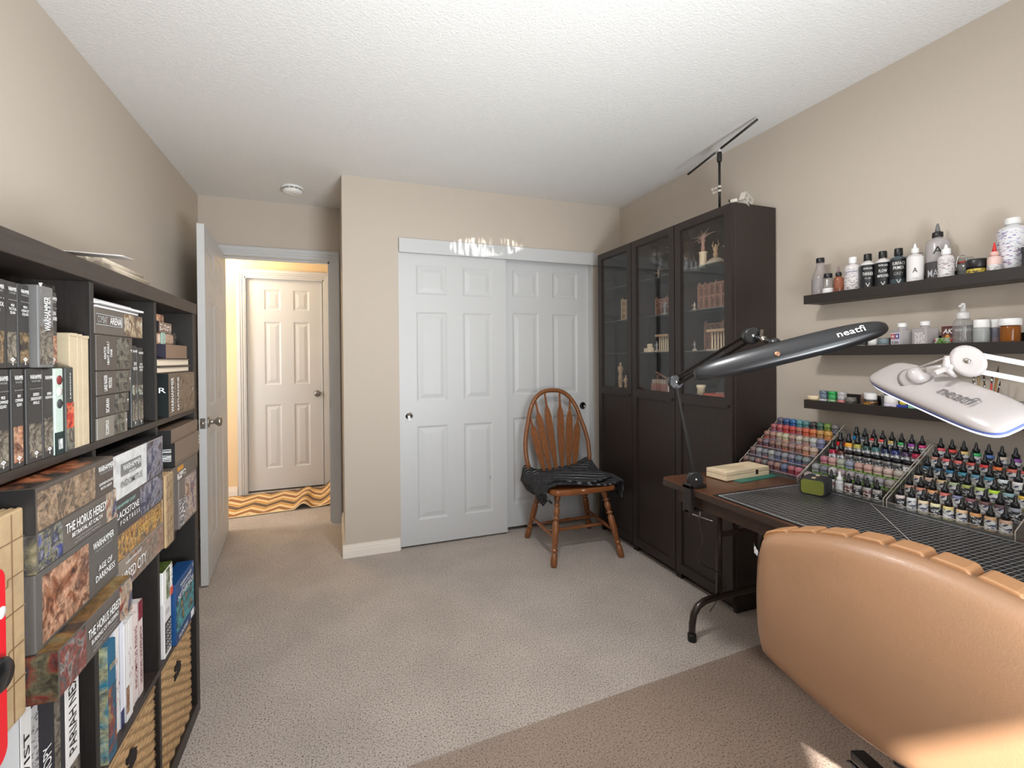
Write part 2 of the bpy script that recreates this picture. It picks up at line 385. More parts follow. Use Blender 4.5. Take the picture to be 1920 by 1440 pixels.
struct('trim_5', MB().box(CX0, CX0+.002, YC, YC+.1, 0, CZ).box(CX1-.014, CX1, YC+.0, YC+.11, 0, CZ).box(CX0, CX1, YC+.0, YC+.11, CZ-.02, CZ), whitem)
struct('trim_6', MB().box(.408, 1.912, YC-.020, YC, 1.974, 2.068), whitem, 'white valance board over the closet doors', bevel=.002)
# open room door
d3 = panel_door('door_3', .785, 2.015, .036, [(.125, .345), (.44, .66)], [(.20, .83), (.99, 1.60), (1.71, 1.91)], 'white six panel door standing open')
hx, hy, fx, fy = -.758, 3.672, -.694, 2.885
ang = math.atan2(fy-hy, fx-hx)
d3.location = (hx, hy, .012); d3.rotation_euler = (0, 0, ang)
knobp = [(.0, 0), (.031, 0), (.031, .006), (.014, .010), (.011, .030), (.020, .040), (.027, .050), (.026, .062), (.018, .068), (0, .069)]
for s in (1, -1):
    k = obj('knob', MB().lathe(knobp, 20, (.725, s*.018, .905), (0, s, 0)), nickel, d3)
obj('latch', MB().box(.784, .7865, -.0125, .0125, .876, .934).lathe([(.0105, 0), (.0105, .008), (.006, .012), (0, .012)], 12, (.7855, 0, .905), (1, 0, 0)), nickel, d3)
# hall door
d4 = panel_door('door_4', .672, 2.03, .036, [(.150, .295), (.408, .552)], [(.205, .82), (1.01, 1.62), (1.73, 1.93)], 'white six panel door across the hall')
d4.location = (-.783, 4.828, .018)
obj('knob', MB().lathe([(r*1.0, z) for r, z in knobp], 20, (.618, -.018, .914), (0, -1, 0)), mat('hall_knob', (150, 150, 152), .28, 1), d4)
# ------------------------------------------------------------------ hall rug, smoke alarm
def rug():
    t = thing('hall_rug', 'mustard and brown patterned runner with a rucked edge on the hall carpet', 'rug', (-.46, 4.42, 0))
    ox, oy = -.46, 4.42
    m = bpy.data.materials.new('rug_weave'); m.use_nodes = True; q = m.node_tree; b = q.nodes['Principled BSDF']; b.inputs['Roughness'].default_value = .95
    tc = N(q, 'ShaderNodeTexCoord'); sx = N(q, 'ShaderNodeSeparateXYZ'); q.links.new(tc.outputs['Object'], sx.inputs[0])
    # zig zag bands: phase = y + triangle(x)
    tri = N(q, 'ShaderNodeMath', operation='PINGPONG'); q.links.new(sx.outputs[0], tri.inputs[0]); tri.inputs[1].default_value = .11
    mul = N(q, 'ShaderNodeMath', operation='MULTIPLY'); q.links.new(tri.outputs[0], mul.inputs[0]); mul.inputs[1].default_value = 1.0
    ad = N(q, 'ShaderNodeMath', operation='ADD'); q.links.new(sx.outputs[1], ad.inputs[0]); q.links.new(mul.outputs[0], ad.inputs[1])
    fr = N(q, 'ShaderNodeMath', operation='PINGPONG'); q.links.new(ad.outputs[0], fr.inputs[0]); fr.inputs[1].default_value = .19
    sc = N(q, 'ShaderNodeMath', operation='MULTIPLY'); q.links.new(fr.outputs[0], sc.inputs[0]); sc.inputs[1].default_value = 1/.19
    r = N(q, 'ShaderNodeValToRGB'); r.color_ramp.interpolation = 'CONSTANT'; e = r.color_ramp.elements
    cols = [(0, (112, 88, 66)), (.22, (236, 214, 170)), (.27, (196, 138, 62)), (.5, (236, 214, 170)), (.56, (224, 196, 146)), (.74, (236, 214, 170)), (.80, (158, 108, 66))]
    e[0].position = 0; e[0].color = lin(cols[0][1]); e[1].position = cols[-1][0]; e[1].color = lin(cols[-1][1])
    for p, c in cols[1:-1]: k = e.new(p); k.color = lin(c)
    q.links.new(sc.outputs[0], r.inputs[0])
    vo = N(q, 'ShaderNodeTexVoronoi', Scale=46.0, Randomness=.0); q.links.new(tc.outputs['Object'], vo.inputs['Vector'])
    lt = N(q, 'ShaderNodeMath', operation='LESS_THAN'); q.links.new(vo.outputs['Distance'], lt.inputs[0]); lt.inputs[1].default_value = .26
    # dots only inside the pale band
    g1 = N(q, 'ShaderNodeMath', operation='GREATER_THAN'); q.links.new(sc.outputs[0], g1.inputs[0]); g1.inputs[1].default_value = .56
    g2 = N(q, 'ShaderNodeMath', operation='LESS_THAN'); q.links.new(sc.outputs[0], g2.inputs[0]); g2.inputs[1].default_value = .74
    a1 = N(q, 'ShaderNodeMath', operation='MULTIPLY'); q.links.new(g1.outputs[0], a1.inputs[0]); q.links.new(g2.outputs[0], a1.inputs[1])
    a2 = N(q, 'ShaderNodeMath', operation='MULTIPLY'); q.links.new(a1.outputs[0], a2.inputs[0]); q.links.new(lt.outputs[0], a2.inputs[1])
    mx = N(q, 'ShaderNodeMix', data_type='RGBA'); q.links.new(a2.outputs[0], mx.inputs[0]); q.links.new(r.outputs[0], mx.inputs[6]); mx.inputs[7].default_value = lin((120, 88, 60))
    q.links.new(mx.outputs[2], b.inputs['Base Color'])
    def f(u, v):
        x = -1.5+u*1.46; y = 4.03+.12*u+v*(.66-.04*u)
        z = .008
        if x > -.34:
            k = (x+.34)/.30
            z += .045*max(0, math.sin(k*2*PI*1.0))**1.5*(1-.55*v)*(1 if k < .5 else 0)
            z += .05*max(0, (k-.62)/.38)**2*(.35+v*1.2)
        return (x-ox, y-oy, z)
    body = obj('weave', MB().grid(f, 90, 22), m, t, solid=.006)
    ed = mat('rug_binding', (236, 214, 170), .9)
    obj('binding', MB().tube([f(i/90, 0) for i in range(91)], .005, 6), ed, t)
    obj('binding', MB().tube([f(1, i/22) for i in range(23)], .005, 6), ed, t)
rug()
sd = thing('smoke_alarm', 'round white smoke alarm on the ceiling before the doorway', 'smoke alarm', (-.258, 3.345, H))
pl = mat('white_plastic', (238, 236, 232), .4)
obj('base', MB().lathe([(.070, .001), (.070, -.010), (.064, -.013), (0, -.013)], 32), pl, sd)
for k in range(12):
    a = k*PI/6; obj('vent', MB().cbox((0, 0, 0), (.022, .004, .006)), mat('vent_dark', (120, 116, 110), .6), sd, loc=(.060*math.cos(a), .060*math.sin(a), -.016), rot=(0, 0, a+PI/2))
obj('cover', MB().lathe([(.058, -.012), (.058, -.02), (.064, -.021), (.062, -.034), (.050, -.041), (.03, -.0425), (0, -.0425)], 32), pl, sd)
obj('test_button', MB().lathe([(.011, 0), (.011, -.003), (0, -.003)], 16, (.02, -.02, -.0420)), mat('button_white', (222, 220, 216), .5), sd)

# ------------------------------------------------------------------ cube shelf unit
XS, YS = -.473, 1.891
def woodgrain(name, rgb, rough=.45, amt=.25, scale=(6, 60, 60), bump=.05):
    return mat(name, rgb, rough, var=amt, vscale=3, bump=bump, bscale=9, stretch=scale)
kal = woodgrain('blackbrown_laminate', (50, 42, 37), .40, .22, (60, 5, 60))
kalv = woodgrain('blackbrown_laminate_upright', (38, 34, 31), .45, .22, (60, 60, 5))
YE = YS-1.464
cols = []; y = YS-.038
for i in range(4): cols.append((y-.335, y)); y -= .351           # column 0 is the one by the door
rws = []; z = 1.432
for i in range(4): rws.append((z-.335, z)); z -= .351            # row 0 is the top one
unit = thing('cube_shelf_unit', 'tall black brown cube shelf unit packed with boxed games and books', 'shelf unit', (XS-.195, (YS+YE)/2, 0))
def kb(name, x0, x1, y0, y1, z0, z1, m):
    L = unit.location; obj(name, MB().box(x0-L.x, x1-L.x, y0-L.y, y1-L.y, z0, z1), m, unit, bevel=.0012, seg=1)
XBk = XS-.39
kb('top_panel', XBk, XS+.004, YE, YS, 1.432, 1.47, kal)
kb('bottom_panel', XBk, XS, YE, YS, 0, .044, kal)
kb('side_panel', XBk, XS, YS-.038, YS, .044, 1.432, kalv)
kb('side_panel', XBk, XS, YE, YE+.038, .044, 1.432, kalv)
kb('back_panel', XBk-.004, XBk+.002, YE, YS, .0, 1.47, kalv)
for z0, z1 in rws[:3]: kb('shelf', XBk, XS-.001, YE+.038, YS-.038, z0-.016, z0, kal)
for y0, y1 in cols[:3]:
    for z0, z1 in rws: kb('divider', XBk, XS-.002, y0-.016, y0, z0, z1, kalv)

inkw = mat('ink_white', (232, 230, 226), .5); inkg = mat('ink_grey', (150, 150, 148), .5); inkk = mat('ink_black', (26, 24, 24), .5)
card = {}
def cardm(rgb, rough=.38):
    return mat('card_%d_%d_%d' % rgb, rgb, rough, var=.06, vscale=14)
FR = {'f': (Vector((1, 0, 0)), Vector((0, 1, 0))), 's': (Vector((0, -1, 0)), Vector((1, 0, 0)))}
def gbox(label, xf, y0, y1, z0, z1, dep, rgb, prints=(), texts=(), name='game_box', cat='box', lid=None, group=None, rz=0, bevel=.002, rough=.38, lidrgb=None, emblem=None):
    """box with its front at x=xf; local origin at the bottom centre"""
    w, h = y1-y0, z1-z0
    t = thing(name, label, cat, (xf-dep/2, (y0+y1)/2, z0), rz, group)
    m = cardm(rgb, rough)
    if lid:
        obj('tray', MB().box(-dep/2+.003, dep/2-.003, -w/2+.003, w/2-.003, 0, h*.9), m, t)
        obj('lid', MB().box(-dep/2, dep/2, -w/2, w/2, h*lid, h), cardm(lidrgb, rough) if lidrgb else m, t, bevel=bevel)
    else:
        obj('carton', MB().box(-dep/2, dep/2, -w/2, w/2, 0, h), m, t, bevel=bevel)
    def P(face, a, b, out):
        if face == 'f': return Vector((dep/2+out, -w/2+a*w, b*h))
        if face == 's': return Vector((-dep/2+a*dep, -w/2-out, b*h))
        return Vector((-dep/2+a*dep, -w/2+b*w, h+out))
    for ip, pr in enumerate(prints):
        face, a0, a1, b0, b1, pm = pr
        q = [P(face, a, b, o) for o in (-.001, .0006+.0004*ip) for a, b in ((a0, b0), (a1, b0), (a1, b1), (a0, b1))]
        obj('printed_panel', MB().add(q, [(4,5,6,7),(0,3,2,1),(0,1,5,4),(1,2,6,5),(2,3,7,6),(3,0,4,7)]), pm, t)
    for tx in texts:
        face, s, a, b, tw, th, tm = tx[:7]; rot = tx[7] if len(tx) > 7 else 0
        n, r = (FR[face] if face in FR else (Vector((0, 0, 1)), Vector((0, 1, 0))))
        up = n.cross(r)
        fw = {'f': w, 's': dep}.get(face, w); fh = h
        if rot: up2 = -r if rot > 0 else r
        else: up2 = up
        text(t, s, P(face, a, b, .0006+.0004*len(prints)), tw*(fh if rot else fw), th*(fw if rot else fh), n, up2, tm, bold=.004, lift=.0009)
    if emblem:                                   # eye in a diamond over a short stem
        ea, eb, es = emblem; c = P('f', ea, eb, .0012); mb = MB()
        pts = [(-1, 0), (0, .6), (1, 0), (0, -.6)]
        inn = [(x*.62, z*.55) for x, z in pts]
        vs = [(c.x, c.y+es*x, c.z+es*z) for x, z in pts+inn]
        mb.add(vs, [(i, (i+1) % 4, (i+1) % 4+4, i+4)[::-1] for i in range(4)])
        mb.add([(c.x, c.y+es*x, c.z+es*z) for x, z in ((0, .22), (.22, 0), (0, -.22), (-.22, 0))], [(0, 3, 2, 1)])
        mb.add([(c.x, c.y+es*x, c.z+es*z) for x, z in ((-.08, -.6), (.08, -.6), (.08, -1.5), (-.08, -1.5))], [(0, 1, 2, 3)])
        mb.add([(c.x, c.y+es*x, c.z+es*z) for x, z in ((-.3, -1.1), (.3, -1.1), (.3, -1.25), (-.3, -1.25))], [(0, 1, 2, 3)])
        obj('emblem', mb, inkw, t)
    return t
blk = (52, 48, 44); blk2 = (40, 38, 37); brn = (98, 80, 66); gry = (84, 76, 68)
sepia = art('art_sepia', [(70, 58, 48), (120, 98, 78), (168, 142, 116), (96, 84, 72), (150, 120, 90)], 26, seed=1)
ember = art('art_ember', [(60, 42, 36), (150, 92, 62), (206, 160, 130), (110, 62, 44), (178, 150, 132)], 22, seed=2)
rust = art('art_rust', [(70, 60, 54), (168, 116, 60), (206, 160, 92), (120, 100, 84), (150, 120, 98)], 34, seed=3)
ghost = art('art_ghost', [(50, 46, 43), (66, 62, 58), (126, 124, 110), (84, 70, 60), (160, 150, 134)], 30, seed=4)
steel = art('art_steel', [(52, 48, 46), (70, 66, 62), (150, 140, 124), (92, 82, 72), (60, 56, 54)], 40, seed=5)
gold = art('art_gold', [(48, 44, 41), (66, 56, 48), (150, 124, 90), (58, 50, 46), (120, 108, 94)], 40, seed=6)
bluea = art('art_blue', [(56, 56, 70), (76, 80, 108), (150, 148, 160), (66, 62, 74), (120, 106, 98)], 24, seed=7)
teal = art('art_teal', [(10, 50, 66), (20, 110, 130), (70, 180, 190), (16, 70, 90), (220, 170, 90)], 18, seed=8)
multi = art('art_multi', [(60, 58, 64), (150, 60, 50), (196, 176, 150), (60, 70, 110), (120, 110, 100)], 26, seed=9)
redart = art('art_red', [(120, 30, 24), (206, 60, 40), (232, 120, 80), (60, 50, 50), (180, 40, 34)], 40, seed=10)
marble = art('art_marble', [(196, 194, 190), (214, 212, 208), (226, 225, 222), (186, 184, 182)], 16, seed=11, lo=.88)

# top row, third column: two tiers of slim upright boxes
C2a, C2b = cols[2]
up_tier = [(.8565, .9015, .137, 'gold', 'MKVI TACTICAL\nSQUAD'), (.9045, .931, .137, 'steel', 'MKIII\nTACTICAL\nSQUAD'), (.934, .9625, .137, 'gold', 'MKVI\nASSAULT\nSQUAD'), (1.012, 1.042, .136, 'ember', 'LEGION\nSTANDARD')]
MA = {'gold': gold, 'steel': steel, 'ember': ember, 'sepia': sepia}
zl = rws[0][0]
def slim(label, y0, y1, z0, h, xf, artk, head, nm, group='slim upright boxes in the top row'):
    return gbox(label, xf, y0, y1, z0, z0+h, .22, (50, 47, 45), prints=[('f', .12, .88, .06, .42, MA[artk])],
                texts=[('f', 'WARHAMMER', .5, .91, .72, .045, inkw), ('f', 'THE HORUS HERESY', .5, .865, .6, .02, inkg), ('f', nm, .5, .68, .66, .12 if nm.count('\n') else .06, inkw), ('f', '- - - - - -', .5, .785, .7, .01, inkg)],
                name='miniature_box', emblem=(.5, .10, .006), group=group)
slim('slim black box with a pale figure at the open end of the upper tier', *up_tier[0][:2], zl+.1585, .137, XS-.004, 'gold', '', up_tier[0][4])
slim('slim black box with a lone grey sword on its spine in the upper tier', *up_tier[1][:2], zl+.1585, .137, XS-.006, 'steel', '', up_tier[1][4])
slim('slim black box beside the plastic wrapped one in the upper tier', *up_tier[2][:2], zl+.1585, .137, XS-.006, 'gold', '', up_tier[2][4])
slim('slim black box with a bronze standard beside the cardboard cartons, upper tier', *up_tier[3][:2], zl+.1585, .136, XS-.006, 'ember', '', up_tier[3][4])
wrapped = gbox('grey box in crinkled clear plastic wrap with tilted white title', XS+.004, .966, 1.009, zl+.1585, zl+.1585+.140, .22, (104, 102, 100),
     prints=[('f', .08, .92, .04, .5, steel)], texts=[('f', 'WARHAMMER', .5, .66, .42, .42, inkw, 1)], name='wrapped_box')
cl = thin_clear('crinkled_film', rough=.12, gloss=.55)
def crinkle(u, v):
    k = random.uniform(-.0015, .0022); return (.11+.0022+k, -.0225+u*.045, v*.143)
obj('plastic_wrap', MB().grid(crinkle, 10, 22, False), cl, wrapped)
obj('wrap_tuft', MB().grid(lambda u, v: (.04+.05*v+random.uniform(-.008, .008), -.02+.045*u+random.uniform(-.004, .004), .140+.022*math.sin(PI*u)*random.uniform(.4, 1.1)), 7, 5, False), cl, wrapped)
lt = [(.8685, .902, 'steel', 'MKIII\nCOMMAND\nSQUAD', 'slim black box with a grey helmeted figure in the lower tier at the near end'),
      (.908, .936, 'ember', 'MKVI\nCOMMAND\nSQUAD', 'slim black box with an orange armoured figure in the lower tier'),
      (.944, .9865, 'steel', 'DEREDEO\nDREADNOUGHT\nANVILLUS', 'wider black box with a white smoke trail in the lower tier')]
for y0, y1, a, nm, lab in lt: slim(lab, y0, y1, zl, .1575, XS-.002, a, '', nm)
gbox('slim black box with grey walker art next to the green striped box, lower tier', XS-.002, .9875, 1.0175, zl, zl+.1565, .22, (52, 49, 47), prints=[('f', .1, .9, .08, .45, steel)],
     texts=[('f', 'WARHAMMER', .5, .90, .8, .04, inkw), ('f', 'DEREDEO\nDREADNOUGHT', .5, .70, .8, .07, inkw)], name='miniature_box', emblem=(.5, .10, .006), group='slim upright boxes in the top row')
b = gbox('slim pale green and black box with three round miniature bases printed on it', XS, 1.0185, 1.0445, zl, zl+.1565, .2, (176, 190, 178), prints=[('f', 0, 1, 0, .26, mat('box_darkgreen', (24, 40, 38), .4)), ('f', .25, .8, .06, .18, print_lines('barcode', (220, 222, 218), (30, 30, 30), 30, 900, .5))], name='miniature_box')
for k, zc in enumerate((.135, .114, .092)):
    obj('printed_disc', MB().lathe([(.0085, 0), (.0085, .0008), (0, .0008)], 18, (.1, .001, zc), (1, 0, 0)), mat('disc_%d' % k, [(120, 40, 40), (214, 210, 200), (60, 60, 62)][k], .5), b)
gbox('slim black box with a bright red battle picture, end of the lower tier', XS+.004, 1.0455, 1.071, zl, zl+.158, .2, (58, 58, 54), prints=[('f', .05, .95, .28, .58, redart), ('f', .05, .95, .03, .28, ghost)], texts=[('f', 'LEGION', .35, .78, .3, .12, inkw, 1)], name='miniature_box')
kraft = mat('kraft_card', (178, 161, 133), .8, var=.05, vscale=60)
for y0, y1, h, lab in ((1.074, 1.1015, .222, 'plain kraft cardboard carton standing next to the slim boxes'), (1.102, 1.1185, .221, 'thin plain kraft cardboard carton between two others'), (1.119, 1.1445, .219, 'plain kraft cardboard carton against the divider')):
    t = thing('cardboard_carton', lab, 'box', (XS-.115, (y0+y1)/2, zl), 0, 'kraft cartons in the top row')
    obj('carton', MB().box(-.11, .112, -(y1-y0)/2, (y1-y0)/2, 0, h), kraft, t, bevel=.0015)
    obj('flap', MB().box(-.108, .1135, -(y1-y0)/2+.001, (y1-y0)/2-.001, h-.004, h+.0015), kraft, t)
# top row, second column: flat boxes
y0 = cols[1][0]+.006
zc = zl
B1 = [(.048, 1.318, (118, 110, 100), 'flat light grey box with pale ghost art at the bottom of its pile', ghost, None, 'SCORPIUS'),
      (.047, 1.328, (74, 67, 61), 'flat dark box with ghost art, second from the bottom of its pile', ghost, None, 'SICARAN'),
      (.053, 1.342, (78, 70, 63), 'flat dark box with ghost art in the middle of its pile', ghost, None, 'LAND RAIDER\nPROTEUS'),
      (.079, 1.352, (76, 68, 61), 'deep dark box with vertical white title and pale smoke art', ghost, None, 'KRATOS\nHEAVY ASSAULT\nTANK')]
for h, y1, rgb, lab, am, _, tt in B1:
    gbox(lab, XS-.001, y0, y1, zc, zc+h-.0006, .3, rgb, prints=[('f', .52, .88, .03, .97, am)], texts=[('f', tt, .26, .5, .66, .10 if tt.count('\n') == 0 else .22, inkw, 1)],
         name='miniature_box', emblem=(.94, .6, .0045), group='flat boxes in the top row'); zc += h
gbox('dark box with framed block capitals title and spark art on top of its pile', XS-.001, cols[1][0]+.001, 1.417, zc, zc+.057, .3, (88, 80, 73), prints=[('f', .56, .98, .03, .97, art('art_spark', [(84, 74, 66), (110, 92, 76), (160, 130, 96), (206, 196, 176), (130, 80, 40)], 34, seed=12)), ('f', .02, .50, .35, .38, inkg), ('f', .02, .50, .74, .77, inkg), ('f', .495, .502, .35, .77, inkg)],
     texts=[('f', 'COMBAT', .10, .56, .17, .26, inkg), ('f', 'ARENA', .35, .56, .22, .28, inkw)], name='game_box'); zc += .0575
papers = ((.0035, 1.385, .012), (.003, 1.372, .0), (.0035, 1.395, .02), (.003, 1.365, .008), (.0035, 1.378, .0))
for k, (h, y1, dx) in enumerate(papers):
    t = thing('booklet', 'thin white paper booklet, %s in the pile under the shelf unit top' % ['bottom one', 'second from the bottom', 'middle one', 'second from the top', 'topmost one'][k], 'booklet', (XS-.13+dx, (y0+y1)/2, zc), random.uniform(-.01, .01), 'paper booklets over the block capitals box')
    obj('pages', MB().box(-.11, .118, -(y1-y0)/2, (y1-y0)/2, 0, h), mat('paper_white', (222, 218, 214), .7), t)
    obj('cover', MB().box(-.11, .1185, -(y1-y0)/2, (y1-y0)/2+.001, h, h+.0006), mat('paper_cover', (196, 192, 196), .4), t); zc += h+.0006
for k, (a, b_) in enumerate(((1.3575, 1.3925), (1.394, 1.43))):
    gbox(['slim black box with a framed green miniature picture beside the flat pile', 'slim black box with two framed miniature pictures next to the divider'][k], XS-.006, a, b_, zl, zl+.208-.004*k, .22, (46, 46, 45), prints=[('f', .12, .88, .40, .52, art('art_mini%d' % k, [(120, 130, 118), (190, 196, 180), (70, 60, 56), (150, 110, 90)], 60, seed=20+k)), ('f', .12, .88, .08, .34, steel)],
         texts=[('f', 'WARHAMMER', .5, .93, .8, .03, inkw), ('f', ['DEIMOS\nPREDATOR', 'LEGION\nPREDATOR\nBATTERY'][k], .5, .75, .7, .10, inkw)], name='miniature_box', emblem=(.5, .06, .005), group='slim boxes beside the flat pile')
# top row, first column
sat = gbox('large dark brown box with vertical white title lying at the bottom of the end cube', XS+.005, 1.585, 1.85, zl, zl+.131, .30, (96, 80, 66), prints=[('f', .40, .98, .04, .96, art('art_saturn', [(84, 70, 58), (110, 92, 74), (146, 124, 100), (96, 80, 66)], 30, seed=13)), ('s', 0, 1, 0, 1, mat('box_sidegreen', (30, 34, 33), .35))],
     texts=[('f', 'WARHAMMER', .10, .5, .80, .09, inkw, 1), ('f', 'THE HORUS HERESY', .20, .5, .6, .025, inkg, 1), ('f', 'SATURNINE', .30, .5, .80, .06, inkw, 1), ('s', 'R', .95, .62, .06, .12, inkw)], emblem=(.9, .55, .006))
zc = zl+.1315
for k, (h, y0_, y1_) in enumerate(((.020, 1.545, 1.83), (.024, 1.54, 1.828))):
    t = thing('hardback_book', ['thick dark hardback lying on the brown box', 'thick dark hardback lying under the small brown box'][k], 'book', (XS-.105, (y0_+y1_)/2, zc), 0)
    w = (y1_-y0_)/2; cv = mat('book_cover_dark', (62, 52, 44), .5)
    obj('pages', MB().box(-.1, .098, -w+.003, w-.004, .003, h-.003), mat('page_edges', (208, 190, 168), .8, var=.12, vscale=300, stretch=(.02, .02, 1)), t)
    obj('cover', MB().box(-.1, .102, -w, w, 0, .003), cv, t); obj('cover', MB().box(-.1, .102, -w, w, h-.003, h), cv, t); obj('spine', MB().box(-.104, -.1, -w, w, 0, h), cv, t)
    zc += h
gbox('small plain brown box with a dark end on the two hardbacks', XS-.005, 1.60, 1.805, zc, zc+.044, .2, (120, 96, 78), prints=[('s', 0, 1, 0, 1, mat('box_purple', (50, 46, 58), .4))], name='card_box'); zb = zc+.044
t = gbox('small clear plastic bag of tan parts on the plain brown box', XS-.012, 1.585, 1.70, zb, zb+.034, .1, (170, 140, 118), prints=[('f', .0, .3, 0, 1, mat('bag_green', (150, 176, 160), .5))], name='parts_bag', cat='bag', bevel=.008)
obj('plastic_film', MB().grid(lambda u, v: (.053+random.uniform(-.003, .004), -.06+u*.125, .001+v*.036), 10, 6, False), cl, t)
zb2 = zb+.0345
gbox('small brown card box with white print on the bag of parts', XS-.014, 1.575, 1.685, zb2, zb2+.032, .08, (116, 94, 78), prints=[('f', .1, .9, .2, .8, print_lines('smallprint', (116, 94, 78), (220, 214, 206), 300, 60, .55)), ('s', 0, 1, 0, 1, inkk)], name='card_box')
gbox('little orange and black packet on the small card box', XS-.02, 1.57, 1.635, zb2+.0325, zb2+.0325+.022, .06, (60, 50, 46), prints=[('f', .05, .95, .05, .95, ember)], name='card_box')
t = thing('black_board', 'black card board with a white triangle leaning behind the small boxes', 'card', (XS-.12, 1.745, zb), 0)
obj('board', MB().box(-.003, .003, -.075, .062, 0, .11), mat('black_card', (38, 39, 40), .5), t, rot=(0, -.05, 0))
obj('triangle_mark', MB().add([(.0034, .02, .02), (.0034, .04, .014), (.0034, .04, .034)], [(0, 1, 2)]), inkw, t, rot=(0, -.05, 0))
t = thing('tan_folder', 'tan card sheet with a pale green label leaning behind the black board', 'card', (XS-.15, 1.74, zb), 0)
obj('sheet', MB().box(-.003, .003, -.09, .078, 0, .108), mat('tan_card', (206, 172, 140), .6), t, rot=(0, -.05, 0))
obj('printed_panel', MB().box(.003, .0036, -.08, .035, .074, .106), print_lines('green_label', (150, 196, 172), (60, 90, 84), 40, 260, .56), t, rot=(0, -.05, 0))
# second row, first column
zl = rws[1][0]; x2 = XS+.018
A2 = [(.151, 1.622, 1.806, 'boxed terrain set with ruined building picture at the bottom of the end pile', (104, 94, 88), 'terrain'),
      (.049, 1.550, 1.822, 'flat grey brown box on the terrain set', (92, 82, 74), 'grey'),
      (.074, 1.588, 1.850, 'plain brown lidded box with a barcode end', (110, 94, 80), 'brown'),
      (.042, 1.556, 1.826, 'shallow brown box with a black end at the top of the end pile', (108, 90, 76), 'lid')]
zc = zl
for h, a, b_, lab, rgb, k in A2:
    pr, tx = [], []
    if k == 'terrain': pr = [('f', .32, .98, .04, .96, art('art_terrain', [(120, 96, 84), (176, 140, 120), (206, 186, 170), (110, 112, 140), (190, 110, 80)], 26, seed=14)), ('f', .02, .30, .04, .6, print_lines('terrain_print', (96, 92, 92), (210, 206, 200), 150, 40, .55))]
    if k == 'grey': pr = [('f', .22, .42, .62, .88, mat('orange_ink', (190, 130, 50), .5)), ('f', .22, .50, .1, .5, print_lines('grey_print', (92, 82, 74), (220, 216, 210), 260, 50, .5))]
    if k == 'brown': pr = [('s', 0, 1, 0, 1, inkk), ('s', .80, .97, .25, .75, print_lines('barcode2', (225, 225, 222), (30, 30, 30), 700, 20, .5))]; tx = [('f', 'WAR\nHAM\nMER', .93, .6, .06, .4, inkw)]
    if k == 'lid': pr = [('s', 0, 1, 0, 1, inkk)]
    gbox(lab, x2, a, b_, zc, zc+h-.0006, .30, rgb, pr, tx, lid=.0 if k in ('terrain', 'grey') else .12, lidrgb=rgb); zc += h
# second row, second column
B2 = [(.075, 1.170, 1.478, 'grey brown flat box with thin capitals title at the bottom of the second pile', (134, 122, 110), [('f', .30, .99, .05, .95, art('art_city', [(126, 114, 104), (150, 136, 122), (170, 130, 112), (120, 108, 98)], 22, seed=15))], [('f', 'WARHAMMER QUEST', .36, .80, .30, .10, inkw), ('f', 'CURSED CITY', .34, .42, .50, .34, inkw)]),
      (.061, 1.175, 1.470, 'flat box with a wide orange brown battle painting and gilt title', (112, 92, 74), [('f', .02, .99, .04, .96, rust)], [('f', 'ADEPTUS TITANICUS', .68, .5, .5, .36, mat('ink_gilt', (206, 170, 96), .4))]),
      (.078, 1.172, 1.478, 'black box with blue lit figures and spaced white capitals', (66, 62, 62), [('f', .50, .99, .04, .96, bluea)], [('f', 'WARHAMMER QUEST', .22, .80, .36, .11, mat('ink_mint', (150, 190, 180), .5)), ('f', 'BLACKSTONE', .25, .55, .42, .2, inkw), ('f', 'F O R T R E S S', .30, .30, .34, .13, inkw)]),
      (.099, 1.176, 1.482, 'white marbled box with blue armour art and grey banner on its pile', (208, 206, 203), [('f', .0, .62, .0, 1, marble), ('f', .62, .98, .02, .98, bluea), ('t', 0, 1, 0, 1, art('art_darktop', [(30, 28, 28), (44, 40, 40), (70, 60, 60), (36, 34, 34)], 9, seed=33)), ('f', .14, .50, .48, .76, mat('banner_grey', (110, 108, 106), .5))], [('f', 'WARHAMMER', .32, .66, .32, .13, inkw), ('f', '40,000', .32, .52, .12, .05, inkw), ('f', 'INDOMITUS', .32, .30, .38, .15, mat('ink_midgrey', (104, 102, 100), .5))])]
zc = zl
for h, a, b_, lab, rgb, pr, tx in B2:
    gbox(lab, XS+.020, a, b_, zc, zc+h-.0006, .30, rgb, pr, tx, lid=.0, lidrgb=rgb); zc += h
